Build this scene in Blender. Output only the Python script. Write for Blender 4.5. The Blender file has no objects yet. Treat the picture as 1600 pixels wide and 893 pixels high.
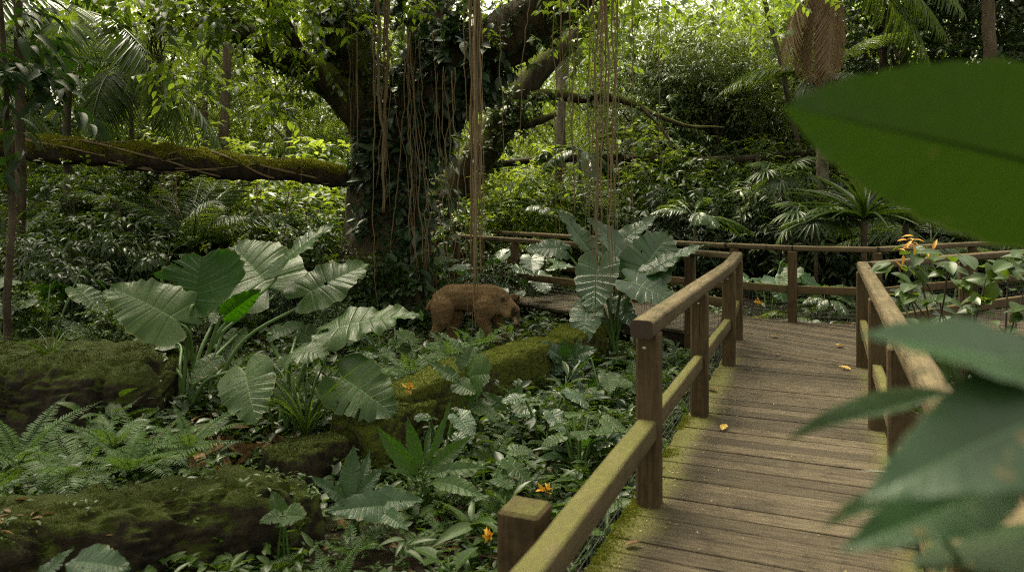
import bpy, math, random
import numpy as np
from mathutils import Vector, Matrix

rng = np.random.default_rng(11)
random.seed(5)
SC = bpy.context.scene
COL = SC.collection
PI = math.pi
F = 1160.0          # focal length in photograph pixels
EYE = 1.67          # eye height above the deck
HOR = 310.0         # row of the horizon in the photograph


def P(px, py, Y):
    """point at distance Y seen at photograph pixel (px, py)"""
    return np.array([(px - 800.0) / F * Y, Y, EYE - (py - HOR) / F * Y])


# ------------------------------------------------------------------ numpy mesh tools
def nrm(v):
    v = np.asarray(v, float)
    return v / np.maximum(np.linalg.norm(v, axis=-1, keepdims=True), 1e-9)


def frames(d, n):
    """rotation matrices whose columns are direction d, side, normal n"""
    d = nrm(d)
    n = np.asarray(n, float)
    n = n - (n * d).sum(-1, keepdims=True) * d
    n = nrm(n + 1e-6)
    y = np.cross(n, d)
    return np.stack([d, y, n], axis=-1)


class G:
    """collects vertices, quads, triangles and uv, then links ONE mesh object"""
    def __init__(s):
        s.v, s.q, s.t, s.uv, s.n = [], [], [], [], 0

    def add(s, V, Q=None, T=None, UV=None):
        V = np.asarray(V, np.float32)
        s.v.append(V)
        if Q is not None and len(Q):
            s.q.append(np.asarray(Q, np.int32) + s.n)
        if T is not None and len(T):
            s.t.append(np.asarray(T, np.int32) + s.n)
        s.uv.append(np.zeros((len(V), 2), np.float32) if UV is None else np.asarray(UV, np.float32))
        s.n += len(V)
        return s

    def many(s, tm, M, O):
        """copies of template tm with matrices M (n,3,3) and offsets O (n,3)"""
        V, Q, UV = tm
        n = len(O)
        if n == 0:
            return s
        W = np.einsum('nij,kj->nki', M, V) + O[:, None, :]
        QQ = (Q[None] + (np.arange(n) * len(V))[:, None, None]).reshape(-1, 4)
        s.add(W.reshape(-1, 3), QQ, None, np.tile(UV, (n, 1)))
        return s

    def mesh(s, name, mat, smooth=True):
        me = bpy.data.meshes.new(name)
        V = np.concatenate(s.v).astype(np.float32)
        UV = np.concatenate(s.uv).astype(np.float32)
        q = np.concatenate(s.q) if s.q else np.zeros((0, 4), np.int32)
        t = np.concatenate(s.t) if s.t else np.zeros((0, 3), np.int32)
        loops = np.concatenate([q.ravel(), t.ravel()]).astype(np.int32)
        starts = np.concatenate([np.arange(len(q)) * 4, len(q) * 4 + np.arange(len(t)) * 3]).astype(np.int32)
        me.vertices.add(len(V)); me.vertices.foreach_set('co', V.ravel())
        me.loops.add(len(loops)); me.loops.foreach_set('vertex_index', loops)
        me.polygons.add(len(starts)); me.polygons.foreach_set('loop_start', starts)
        me.update(calc_edges=True)
        u = me.uv_layers.new(name='UVMap')
        u.data.foreach_set('uv', UV[loops].ravel())
        me.polygons.foreach_set('use_smooth', np.full(len(starts), smooth))
        me.validate()
        if mat:
            me.materials.append(mat)
        return me

    def build(s, name, mat, parent=None, loc=(0, 0, 0), smooth=True):
        return link(name, s.mesh(name, mat, smooth), parent, loc)


def link(name, me, parent=None, loc=(0, 0, 0)):
    o = bpy.data.objects.new(name, me)
    COL.objects.link(o)
    o.location = loc
    if parent:
        o.parent = parent
    return o


def tag(o, label=None, cat=None, group=None, kind=None):
    if label: o['label'] = label
    if cat: o['category'] = cat
    if group: o['group'] = group
    if kind: o['kind'] = kind
    return o


def thing(name, label, cat, loc=(0, 0, 0), group=None, rz=0.0):
    o = bpy.data.objects.new(name, None)
    o.empty_display_size = 0.1
    COL.objects.link(o)
    o.location = loc
    o.rotation_euler = (0, 0, rz)
    return tag(o, label, cat, group)


def copy_tree(o, parent=None):
    c = o.copy(); COL.objects.link(c)
    if parent: c.parent = parent
    for ch in list(o.children):
        copy_tree(ch, c)
    return c


def sines(p, f=1.0, seed=0):
    """cheap smooth pseudo noise in -1..1 at points p (n,3)"""
    r = np.random.default_rng(abs(int(seed)))
    s = np.zeros(len(p))
    for k in range(7):
        d = r.normal(size=3) * f * (1 + 0.35 * k)
        s += np.sin(p @ d + r.uniform(0, 6.28)) / (1 + 0.3 * k)
    return s / 3.2


def catmull(pts, n):
    p = np.asarray(pts, float)
    p = np.vstack([2 * p[0] - p[1], p, 2 * p[-1] - p[-2]])
    m = len(p) - 3
    u = np.linspace(0, m - 1e-6, n)
    i = u.astype(int); t = (u - i)[:, None]
    a, b, c, d = p[i], p[i + 1], p[i + 2], p[i + 3]
    return 0.5 * (2 * b + (c - a) * t + (2 * a - 5 * b + 4 * c - d) * t * t + (3 * b - a - 3 * c + d) * t ** 3)


def tube(g, pts, rad, k=8, rough=0.0, seed=0, cap=True, flute=0, twist=0.0):
    """swept tube; rad scalar or per point; rough = relative radius noise"""
    p = np.asarray(pts, float)
    n = len(p)
    r = np.full(n, rad, float) if np.isscalar(rad) else np.asarray(rad, float)
    t = nrm(np.gradient(p, axis=0))
    u = np.cross(t[0], [0, 0, 1.0])
    if np.linalg.norm(u) < 0.1: u = np.cross(t[0], [0, 1.0, 0])
    u = nrm(u)
    us = []
    for i in range(n):
        u = nrm(u - (u @ t[i]) * t[i]); us.append(u)
    us = np.array(us); w = np.cross(t, us)
    a = np.linspace(0, 2 * PI, k, endpoint=False)
    tw = np.linspace(0, twist, n)
    A = a[None, :] + tw[:, None]
    ring = np.cos(A)[:, :, None] * us[:, None] + np.sin(A)[:, :, None] * w[:, None]
    rr = np.repeat(r[:, None], k, 1)
    if rough:
        q = (p[:, None] + ring * rr[:, :, None]).reshape(-1, 3)
        rr = rr * (1 + rough * sines(q, 2.2 / max(r.max(), 0.02), seed).reshape(n, k))
    if flute:
        rr = rr * (1 + 0.10 * np.sin(flute * a[None, :] + np.linspace(0, 3, n)[:, None]))
    V = (p[:, None] + ring * rr[:, :, None]).reshape(-1, 3)
    i, j = np.meshgrid(np.arange(n - 1), np.arange(k), indexing='ij')
    j2 = (j + 1) % k
    Q = np.stack([i * k + j, i * k + j2, (i + 1) * k + j2, (i + 1) * k + j], -1).reshape(-1, 4)
    L = np.concatenate([[0], np.cumsum(np.linalg.norm(np.diff(p, axis=0), axis=1))])
    UV = np.stack([np.tile(np.arange(k) / k, (n, 1)), np.repeat(L[:, None], k, 1)], -1).reshape(-1, 2)
    T = []
    if cap:
        V = np.vstack([V, p[0], p[-1]]); UV = np.vstack([UV, [0, 0], [0, L[-1]]])
        for x in range(k):
            T.append([n * k, (x + 1) % k, x])
            T.append([n * k + 1, (n - 1) * k + x, (n - 1) * k + (x + 1) % k])
    g.add(V, Q, T, UV)
    return g


def box(g, c, s, ax=None, bev=0.006):
    """bevelled box: centre c, full size s, ax = 3 column axes; uv runs along the longest side"""
    c = np.asarray(c, float); s = np.asarray(s, float) / 2
    ax = np.eye(3) if ax is None else np.asarray(ax, float)
    b = min(bev, s.min() * 0.4)
    V = []
    idx = {}
    for sx in (-1, 1):
        for sy in (-1, 1):
            for sz in (-1, 1):
                for k in range(3):
                    q = np.array([sx, sy, sz]) * (s - b)
                    q[k] = (sx, sy, sz)[k] * s[k]
                    idx[(sx, sy, sz, k)] = len(V); V.append(q)
    Q, T = [], []
    for k in range(3):
        a1, a2 = (k + 1) % 3, (k + 2) % 3
        for sg in (-1, 1):
            f = []
            for (u, v) in ((-1, -1), (1, -1), (1, 1), (-1, 1)):
                t = [0, 0, 0]; t[k] = sg; t[a1] = u; t[a2] = v
                f.append(idx[(*t, k)])
            Q.append(f if sg > 0 else f[::-1])
    for k in range(3):
        a1, a2 = (k + 1) % 3, (k + 2) % 3
        for u in (-1, 1):
            for v in (-1, 1):
                def key(e, fk):
                    t = [0, 0, 0]; t[k] = e; t[a1] = u; t[a2] = v
                    return idx[(*t, fk)]
                f = [key(-1, a1), key(1, a1), key(1, a2), key(-1, a2)]
                Q.append(f if u * v < 0 else f[::-1])
    for sx in (-1, 1):
        for sy in (-1, 1):
            for sz in (-1, 1):
                f = [idx[(sx, sy, sz, k)] for k in range(3)]
                T.append(f if sx * sy * sz > 0 else f[::-1])
    V = np.array(V)
    lo = int(np.argmax(s)); o1 = (lo + 1) % 3; o2 = (lo + 2) % 3
    off = rng.uniform(0, 50)
    UV = np.stack([V[:, lo] + off, V[:, o1] + V[:, o2] * 0.9 + off * 0.37], -1)
    g.add(c + V @ ax.T, Q, T, UV)
    return g


# ------------------------------------------------------------------ ground height
DIR = nrm(np.array([0.39, 0.92]))           # the way the near boardwalk runs
NOR = np.array([DIR[1], -DIR[0]])           # to its right


def left_edge(y):
    return 0.756 + 0.42 * (y - 4.08)


def gh(x, y):
    x = np.asarray(x, float); y = np.asarray(y, float)
    z = -0.5 + 0.03 * np.clip(y - 4, 0, 14)
    z = z + 0.30 * np.exp(-(((x + 2.7) / 1.0) ** 2 + ((y - 6.5) / 1.3) ** 2))
    z = z + 0.18 * np.exp(-(((x + 2.2) / 0.8) ** 2 + ((y - 4.6) / 0.6) ** 2))
    z = z + 0.04 * np.clip(-x - 4, 0, 12) + 0.012 * np.clip(y - 16, 0, 60)
    z = z + 0.05 * np.sin(1.7 * x + 0.6) * np.sin(1.3 * y) + 0.03 * np.sin(3.1 * x + 1.9 * y)
    near = np.clip((x - (left_edge(y) - 0.6)) / 0.6, 0, 1) * np.clip((16 - y) / 2, 0, 1)
    return z * (1 - near) + np.minimum(z, -0.34) * near


def gz(x, y):
    return float(gh(x, y))


def on_deck(x, y, m=0.0):
    """true over the planks (vectorised)"""
    x = np.asarray(x, float); y = np.asarray(y, float)
    l = left_edge(y)
    a = (x > l - m) & (x < l + 1.32 + m) & (y < 9.4)
    # junction with its left and right branches
    dx, dy = x - 2.69, y - 8.8
    c = dx * 0.77 + dy * 0.63
    b = (c > -m) & (c < 1.4 + m) & (x < 4.0 + m) & (x > -2.5)
    ex, ey = x - 3.55, y - 7.5
    e = ex * -0.51 + ey * 0.86
    d = (e > -m) & (e < 1.5 + m) & (x > 2.6 - m)
    return a | b | d
# ------------------------------------------------------------------ materials
class N:
    """thin wrapper for building node trees"""
    def __init__(s, name):
        s.m = bpy.data.materials.new(name); s.m.use_nodes = True
        s.t = s.m.node_tree; s.t.nodes.clear()
        s.out = s.t.nodes.new('ShaderNodeOutputMaterial')

    def n(s, typ, **kw):
        o = s.t.nodes.new('ShaderNode' + typ)
        for k, v in kw.items():
            if k in o.inputs: o.inputs[k].default_value = v
            elif hasattr(o, k): setattr(o, k, v)
            else: raise KeyError(k)
        return o

    def l(s, a, b):
        s.t.links.new(a, b)

    def val(s, x, inp):
        if isinstance(x, (int, float)): inp.default_value = x
        else: s.l(x, inp)

    def math(s, op, a, b=None, c=None):
        o = s.t.nodes.new('ShaderNodeMath'); o.operation = op
        s.val(a, o.inputs[0])
        if b is not None: s.val(b, o.inputs[1])
        if c is not None: s.val(c, o.inputs[2])
        return o.outputs[0]

    def mix(s, f, a, b):
        o = s.t.nodes.new('ShaderNodeMix'); o.data_type = 'RGBA'
        s.val(f, o.inputs[0])
        for x, i in ((a, 6), (b, 7)):
            if isinstance(x, tuple): o.inputs[i].default_value = (*x, 1)
            else: s.l(x, o.inputs[i])
        return o.outputs[2]

    def noise(s, vec, scale, detail=4.0, rough=0.6, dim='3D'):
        o = s.n('TexNoise'); o.inputs['Scale'].default_value = scale
        o.inputs['Detail'].default_value = detail; o.inputs['Roughness'].default_value = rough
        if vec is not None: s.l(vec, o.inputs['Vector'])
        return o.outputs['Fac']

    def ramp(s, f, stops):
        o = s.n('ValToRGB'); e = o.color_ramp.elements
        while len(e) < len(stops): e.new(0.5)
        for x, (p, c) in zip(e, stops):
            x.position = p; x.color = (*c, 1)
        s.l(f, o.inputs[0])
        return o.outputs[0]

    def smooth(s, x, a, b):
        o = s.n('MapRange'); o.interpolation_type = 'SMOOTHSTEP'
        s.l(x, o.inputs[0]); o.inputs[1].default_value = a; o.inputs[2].default_value = b
        return o.outputs[0]

    def bump(s, h, dist=0.01, strength=1.0, prev=None):
        o = s.n('Bump'); o.inputs['Distance'].default_value = dist; o.inputs['Strength'].default_value = strength
        s.l(h, o.inputs['Height'])
        if prev is not None: s.l(prev, o.inputs['Normal'])
        return o.outputs[0]

    def principled(s, col, rough=0.5, spec=0.5, normal=None):
        o = s.n('BsdfPrincipled')
        if isinstance(col, tuple): o.inputs['Base Color'].default_value = (*col, 1)
        else: s.l(col, o.inputs['Base Color'])
        s.val(rough, o.inputs['Roughness'])
        s.val(spec, o.inputs['Specular IOR Level'])
        if normal is not None: s.l(normal, o.inputs['Normal'])
        return o

    def done(s, sh):
        s.l(sh, s.out.inputs[0])
        return s.m


def leaf_mat(name, c0, c1, tr, rough=0.38, trans=0.3, vein=None, big=False, spec=0.5, nside=9.0, vside=0.30, dim=True, micro=1.0):
    """foliage: colour varies from leaf to leaf, waxy surface, light passing through the blade"""
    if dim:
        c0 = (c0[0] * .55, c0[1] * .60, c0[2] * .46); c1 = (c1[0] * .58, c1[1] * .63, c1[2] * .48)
    rough = rough - 0.07
    b = N(name)
    geo = b.n('NewGeometry'); oi = b.n('ObjectInfo'); tc = b.n('TexCoord')
    f = b.math('MULTIPLY', b.math('ADD', geo.outputs['Random Per Island'], oi.outputs['Random']), 0.5)
    col = b.mix(f, c0, c1)
    n1 = b.noise(tc.outputs['Object'], 5.0 if big else 1.2, 5)
    dark = tuple(x * 0.62 for x in c0)
    col = b.mix(b.math('MULTIPLY', b.smooth(n1, 0.48, 0.75), 0.7), col, dark)
    sep = b.n('SeparateXYZ'); b.l(tc.outputs['UV'], sep.inputs[0])
    u, v = sep.outputs[0], sep.outputs[1]
    av = b.math('ABSOLUTE', b.math('SUBTRACT', v, 0.5))
    normal = None
    if big:
        mid = b.math('SUBTRACT', 1.0, b.smooth(av, 0.006, 0.022))
        sv = b.math('PINGPONG', b.math('MULTIPLY', u, nside), 0.5)
        side = b.math('MULTIPLY', b.math('SUBTRACT', 1.0, b.smooth(sv, 0.015, 0.07)), b.math('SUBTRACT', 1.0, b.smooth(av, 0.2, 0.5)))
        fv = b.math('PINGPONG', b.math('MULTIPLY', u, nside * 5.0), 0.5)
        fine = b.math('SUBTRACT', 1.0, b.smooth(fv, 0.0, 0.22))
        vn = b.math('MAXIMUM', mid, b.math('MULTIPLY', side, vside))
        vn = b.math('MAXIMUM', vn, b.math('MULTIPLY', fine, 0.07))
        lum = b.noise(tc.outputs['Object'], 2.6, 6, 0.65)
        col = b.mix(b.smooth(lum, 0.35, 0.7), col, tuple(x * 1.3 for x in c1))
        col = b.mix(vn, col, vein or (0.12, 0.19, 0.07))
        # blemishes: browned spots and margins
        sp = b.noise(tc.outputs['Object'], 19.0, 2)
        col = b.mix(b.math('MULTIPLY', b.smooth(sp, 0.66, 0.72), 0.8), col, (0.10, 0.075, 0.03))
        sp2 = b.noise(tc.outputs['Object'], 60.0, 3)
        edge = b.smooth(av, 0.47, 0.5)
        col = b.mix(b.math('MULTIPLY', edge, b.smooth(n1, 0.45, 0.6)), col, (0.14, 0.13, 0.045))
        col = b.mix(b.math('MULTIPLY', b.smooth(sp2, 0.6, 0.75), 0.22), col, (0.11, 0.13, 0.06))
        h = b.math('ADD', b.math('MULTIPLY', b.math('SUBTRACT', 1.0, b.smooth(sv, 0.0, 0.16)), -2.2 * vside), b.math('MULTIPLY', n1, 0.8))
        h = b.math('ADD', h, b.math('ADD', b.math('MULTIPLY', fine, -0.12 * micro), b.math('MULTIPLY', sp2, 0.35 * micro)))
        normal = b.bump(h, 0.006, 0.8)
        nr = b.noise(tc.outputs['Object'], 8.0, 4)
        rr = b.math('ADD', b.math('MULTIPLY', nr, 0.45), rough - 0.18)
        rr = b.math('ADD', rr, b.math('MULTIPLY', b.smooth(sp2, 0.5, 0.7), 0.12 * micro))
    else:
        mid = b.math('SUBTRACT', 1.0, b.smooth(av, 0.02, 0.09))
        col = b.mix(b.math('MULTIPLY', mid, 0.45), col, vein or tuple(min(1, x * 2.0) for x in c1))
        rr = b.math('ADD', b.math('MULTIPLY', geo.outputs['Random Per Island'], 0.25), rough - 0.1)
    pr = b.principled(col, rr, spec, normal)
    tl = b.n('BsdfTranslucent')
    tcol = b.mix(f, tr, tuple(x * 0.75 for x in tr))
    if big: tcol = b.mix(vn, tcol, tuple(x * 0.25 for x in tr))
    b.l(tcol, tl.inputs[0])
    if normal is not None: b.l(normal, tl.inputs[1])
    mx = b.n('MixShader'); mx.inputs[0].default_value = trans
    b.l(pr.outputs[0], mx.inputs[1]); b.l(tl.outputs[0], mx.inputs[2])
    return b.done(mx.outputs[0])


def bark_mat(name, c0, c1, moss=0.5, mosscol=(0.075, 0.085, 0.014), scale=6.0, lichen=0.3, up=0.35):
    b = N(name)
    tc = b.n('TexCoord'); geo = b.n('NewGeometry')
    mp = b.n('Mapping'); mp.inputs['Scale'].default_value = (1, 1, 0.35); b.l(geo.outputs['Position'], mp.inputs[0])
    pos = geo.outputs['Position']
    n1 = b.noise(mp.outputs[0], scale, 8, 0.7)
    n2 = b.noise(pos, scale * 4, 6, 0.7)
    n3 = b.noise(pos, scale * 0.35, 4)
    col = b.mix(b.smooth(n1, 0.3, 0.7), c0, c1)
    col = b.mix(b.math('MULTIPLY', b.smooth(n2, 0.55, 0.75), lichen), col, (0.16, 0.15, 0.11))
    sep = b.n('SeparateXYZ'); b.l(geo.outputs['Normal'], sep.inputs[0])
    mk = b.math('ADD', b.math('MULTIPLY', sep.outputs[2], up), b.math('ADD', b.math('MULTIPLY', n3, 0.6), b.math('ADD', b.math('MULTIPLY', n1, 0.4), b.math('MULTIPLY', n2, 0.3))))
    mk = b.smooth(mk, 0.98 - moss * 0.5, 1.15 - moss * 0.5)
    mc = b.mix(n2, tuple(x * 0.45 for x in mosscol), tuple(x * 1.5 for x in mosscol))
    col = b.mix(mk, col, mc)
    n6 = b.noise(pos, scale * 12, 4, 0.7)
    h = b.math('ADD', n1, b.math('ADD', b.math('MULTIPLY', n2, 0.6), b.math('MULTIPLY', n6, 0.25)))
    nm = b.bump(h, 0.09, 1.0)
    return b.done(b.principled(col, 0.85, 0.2, nm).outputs[0])


def wood_mat(name, c0, c1, moss=0.4, plank=False):
    b = N(name)
    tc = b.n('TexCoord'); geo = b.n('NewGeometry')
    mp = b.n('Mapping'); mp.inputs['Scale'].default_value = (1.6, 26.0, 1); b.l(tc.outputs['UV'], mp.inputs[0])
    g1 = b.noise(mp.outputs[0], 2.2, 8, 0.7)
    mp2 = b.n('Mapping'); mp2.inputs['Scale'].default_value = (3.0, 90.0, 1); b.l(tc.outputs['UV'], mp2.inputs[0])
    g2 = b.noise(mp2.outputs[0], 3.0, 4, 0.6)
    pos = geo.outputs['Position']
    n3 = b.noise(pos, 2.3, 6, 0.65)
    n4 = b.noise(pos, 30, 5, 0.7)
    n5 = b.noise(pos, 9, 5, 0.7)
    isl = geo.outputs['Random Per Island']
    col = b.mix(b.smooth(g1, 0.3, 0.72), c0, c1)
    col = b.mix(b.math('MULTIPLY', b.smooth(g2, 0.56, 0.72), 0.6), col, tuple(x * 0.35 for x in c0))
    mp3 = b.n('Mapping'); mp3.inputs['Scale'].default_value = (0.9, 42.0, 1); b.l(tc.outputs['UV'], mp3.inputs[0])
    g3 = b.noise(mp3.outputs[0], 1.7, 2, 0.5)
    crack = b.smooth(g3, 0.68, 0.71)
    col = b.mix(crack, col, tuple(x * 0.12 for x in c0))
    hv = b.n('HueSaturation'); b.l(col, hv.inputs['Color'])
    b.l(b.math('ADD', b.math('MULTIPLY', isl, 0.7), 0.65), hv.inputs['Value'])
    col = hv.outputs[0]
    sep = b.n('SeparateXYZ'); b.l(geo.outputs['Normal'], sep.inputs[0])
    # wet dark staining and green algae
    col = b.mix(b.math('MULTIPLY', b.smooth(b.math('ADD', b.math('MULTIPLY', n3, 0.55), b.math('MULTIPLY', n5, 0.5)), 0.52, 0.68), 0.65), col, tuple(x * 0.38 for x in c0))
    if plank:
        at = b.n('Attribute', attribute_name='edge')
        e = b.math('ADD', b.math('MULTIPLY', at.outputs['Fac'], 0.75), b.math('MULTIPLY', b.math('ADD', n3, b.math('MULTIPLY', n4, 0.4)), 0.75))
        mk = b.smooth(e, 0.80, 1.25)
        mk = b.math('MULTIPLY', mk, 0.9)
    else:
        mk = b.math('ADD', b.math('MULTIPLY', sep.outputs[2], 0.25), b.math('ADD', b.math('MULTIPLY', n3, 0.5), b.math('ADD', b.math('MULTIPLY', n5, 0.4), b.math('MULTIPLY', n4, 0.3))))
        mk = b.math('MULTIPLY', b.smooth(mk, 0.98 - moss * 0.5, 1.26 - moss * 0.5), 0.85)
    mc = b.mix(n4, (0.040, 0.042, 0.012), (0.115, 0.108, 0.026))
    col = b.mix(mk, col, mc)
    lp = b.smooth(n4, 0.66, 0.74)
    col = b.mix(b.math('MULTIPLY', lp, 0.35), col, (0.18, 0.155, 0.10))
    h = b.math('ADD', b.math('ADD', g1, b.math('MULTIPLY', g2, 0.7)), b.math('SUBTRACT', b.math('MULTIPLY', mk, 0.4), crack))
    nm = b.bump(h, 0.006, 0.9)
    return b.done(b.principled(col, 0.78, 0.18, nm).outputs[0])


def plain_mat(name, c, rough=0.6, spec=0.3, var=0.3, scale=20.0, metal=0.0, bump=0.004):
    b = N(name)
    tc = b.n('TexCoord')
    n = b.noise(tc.outputs['Object'], scale, 5)
    col = b.mix(n, tuple(x * (1 - var) for x in c), tuple(min(1, x * (1 + var)) for x in c))
    p = b.principled(col, rough, spec, b.bump(n, bump, 0.5))
    p.inputs['Metallic'].default_value = metal
    return b.done(p.outputs[0])


def ground_mat():
    b = N('forest_floor')
    geo = b.n('NewGeometry'); pos = geo.outputs['Position']
    n1 = b.noise(pos, 1.3, 6); n2 = b.noise(pos, 22, 6, 0.7); n3 = b.noise(pos, 5, 4)
    col = b.mix(b.smooth(n2, 0.3, 0.7), (0.006, 0.0045, 0.0025), (0.030, 0.020, 0.011))
    col = b.mix(b.math('MULTIPLY', b.smooth(n1, 0.5, 0.62), b.smooth(n3, 0.4, 0.6)), col, (0.018, 0.026, 0.006))
    return b.done(b.principled(col, 0.9, 0.15, b.bump(n2, 0.03, 0.9)).outputs[0])


def fur_mat(skin=False):
    b = N('bear_hide' if skin else 'bear_hair')
    at = b.n('Attribute', attribute_name='coat')
    geo = b.n('NewGeometry')
    n = b.noise(geo.outputs['Position'], 90, 3, 0.7)
    col = b.mix(b.smooth(n, 0.3, 0.7), at.outputs['Color'], (0.02, 0.011, 0.006))
    col2 = b.mix(0.55, at.outputs['Color'], col)
    p = b.principled(col2, 0.7, 0.15, b.bump(n, 0.012, 0.9))
    p.inputs['Sheen Weight'].default_value = 0.25
    p.inputs['Sheen Roughness'].default_value = 0.5
    p.inputs['Sheen Tint'].default_value = (0.6, 0.4, 0.25, 1)
    return b.done(p.outputs[0])


M = {}
M['ground'] = ground_mat()
M['deck'] = wood_mat('weathered_deck_wood', (0.030, 0.0225, 0.014), (0.092, 0.071, 0.046), plank=True)
M['rail'] = wood_mat('handrail_wood', (0.050, 0.036, 0.019), (0.126, 0.094, 0.051), moss=0.30)
M['mossrail'] = wood_mat('mossy_rail_wood', (0.06, 0.045, 0.024), (0.14, 0.105, 0.056), moss=0.80)
M['post'] = wood_mat('post_wood', (0.048, 0.031, 0.014), (0.105, 0.072, 0.035), moss=0.5)
M['joist'] = wood_mat('joist_wood', (0.022, 0.016, 0.010), (0.05, 0.038, 0.024), moss=0.4)
M['endgrain'] = plain_mat('end_grain', (0.045, 0.033, 0.025), 0.85, 0.1, 0.5, 60)
M['wire'] = plain_mat('wire', (0.10, 0.10, 0.09), 0.55, 0.4, 0.2, 20, 0.6)
M['bolt'] = plain_mat('bolt_steel', (0.35, 0.32, 0.28), 0.4, 0.5, 0.2, 30, 0.8)
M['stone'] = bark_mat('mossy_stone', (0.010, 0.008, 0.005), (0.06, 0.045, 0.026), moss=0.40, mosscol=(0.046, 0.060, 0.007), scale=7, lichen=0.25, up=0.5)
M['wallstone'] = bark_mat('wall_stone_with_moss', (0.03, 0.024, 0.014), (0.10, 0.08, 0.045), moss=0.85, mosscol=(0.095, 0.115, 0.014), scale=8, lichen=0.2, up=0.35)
M['bark'] = bark_mat('fig_bark', (0.035, 0.026, 0.016), (0.13, 0.098, 0.062), moss=0.30, scale=7)
M['mossbark'] = bark_mat('mossy_bark', (0.022, 0.017, 0.010), (0.09, 0.07, 0.04), moss=0.62, mosscol=(0.10, 0.11, 0.016), scale=7)
M['logbark'] = bark_mat('log_bark', (0.016, 0.012, 0.008), (0.065, 0.047, 0.028), moss=0.50, mosscol=(0.13, 0.125, 0.013), scale=8, up=0.55)
M['palebark'] = bark_mat('pale_bark', (0.10, 0.085, 0.06), (0.26, 0.22, 0.16), moss=0.15, scale=9)
M['fartrunk'] = bark_mat('far_trunk_bark', (0.06, 0.045, 0.03), (0.17, 0.13, 0.085), moss=0.25, scale=6)
M['twig'] = plain_mat('twig', (0.055, 0.04, 0.025), 0.8, 0.2, 0.4, 30)
M['root'] = plain_mat('aerial_root', (0.135, 0.095, 0.055), 0.75, 0.2, 0.45, 14)
M['vine'] = plain_mat('dry_vine', (0.16, 0.115, 0.065), 0.75, 0.2, 0.4, 14)
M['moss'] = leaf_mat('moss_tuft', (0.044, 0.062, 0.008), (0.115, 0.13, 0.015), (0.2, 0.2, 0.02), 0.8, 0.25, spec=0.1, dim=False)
M['mossbright'] = leaf_mat('bright_moss_tuft', (0.085, 0.10, 0.010), (0.20, 0.20, 0.020), (0.28, 0.28, 0.03), 0.8, 0.25, spec=0.1, dim=False)  # log moss, colour lightened to offset the shade it lies in
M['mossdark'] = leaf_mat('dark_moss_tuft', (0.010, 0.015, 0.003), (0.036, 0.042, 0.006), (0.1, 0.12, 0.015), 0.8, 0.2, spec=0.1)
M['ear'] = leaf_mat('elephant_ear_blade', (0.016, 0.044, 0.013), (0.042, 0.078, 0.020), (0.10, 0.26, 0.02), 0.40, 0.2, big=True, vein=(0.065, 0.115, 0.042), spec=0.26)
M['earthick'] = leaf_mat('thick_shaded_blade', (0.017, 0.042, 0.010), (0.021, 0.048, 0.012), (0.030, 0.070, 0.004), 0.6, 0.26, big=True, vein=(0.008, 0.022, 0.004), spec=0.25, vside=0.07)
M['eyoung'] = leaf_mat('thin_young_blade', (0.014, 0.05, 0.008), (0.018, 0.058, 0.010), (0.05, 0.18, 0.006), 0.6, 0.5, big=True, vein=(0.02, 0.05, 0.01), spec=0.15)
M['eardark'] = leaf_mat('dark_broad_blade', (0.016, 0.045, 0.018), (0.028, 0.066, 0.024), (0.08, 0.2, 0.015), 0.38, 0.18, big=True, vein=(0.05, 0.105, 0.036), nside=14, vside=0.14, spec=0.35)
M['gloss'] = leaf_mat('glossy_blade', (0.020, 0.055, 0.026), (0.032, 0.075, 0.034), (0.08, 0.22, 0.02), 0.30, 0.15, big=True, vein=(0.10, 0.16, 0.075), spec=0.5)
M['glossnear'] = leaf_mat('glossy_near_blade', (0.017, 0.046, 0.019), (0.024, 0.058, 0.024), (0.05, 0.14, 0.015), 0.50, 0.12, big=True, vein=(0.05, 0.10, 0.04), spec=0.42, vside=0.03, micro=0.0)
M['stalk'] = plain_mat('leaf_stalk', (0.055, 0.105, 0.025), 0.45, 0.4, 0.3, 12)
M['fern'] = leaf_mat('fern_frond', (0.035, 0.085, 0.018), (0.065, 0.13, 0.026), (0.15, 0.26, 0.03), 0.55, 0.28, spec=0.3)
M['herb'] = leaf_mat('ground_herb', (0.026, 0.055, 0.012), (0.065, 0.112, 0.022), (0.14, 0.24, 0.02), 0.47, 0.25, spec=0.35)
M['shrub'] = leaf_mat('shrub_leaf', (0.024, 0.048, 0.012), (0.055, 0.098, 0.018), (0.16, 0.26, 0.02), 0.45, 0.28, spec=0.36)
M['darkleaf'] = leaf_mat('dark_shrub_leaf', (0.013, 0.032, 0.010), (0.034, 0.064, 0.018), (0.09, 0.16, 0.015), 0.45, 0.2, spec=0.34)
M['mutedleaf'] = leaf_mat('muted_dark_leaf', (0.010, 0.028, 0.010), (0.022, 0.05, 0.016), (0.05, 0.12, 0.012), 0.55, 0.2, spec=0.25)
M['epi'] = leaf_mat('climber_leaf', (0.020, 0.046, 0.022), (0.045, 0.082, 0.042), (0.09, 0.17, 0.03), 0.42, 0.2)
M['canopy'] = leaf_mat('canopy_leaf', (0.030, 0.070, 0.016), (0.075, 0.125, 0.024), (0.30, 0.42, 0.04), 0.42, 0.42, dim=False)
M['sunny'] = leaf_mat('sunlit_leaf', (0.060, 0.125, 0.018), (0.125, 0.185, 0.030), (0.46, 0.58, 0.06), 0.42, 0.45)  # lighter yellow-green paints sunlight into the background leaves
M['grey'] = leaf_mat('grey_green_leaf', (0.042, 0.074, 0.030), (0.09, 0.13, 0.056), (0.28, 0.36, 0.06), 0.34, 0.32, dim=False)
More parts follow.
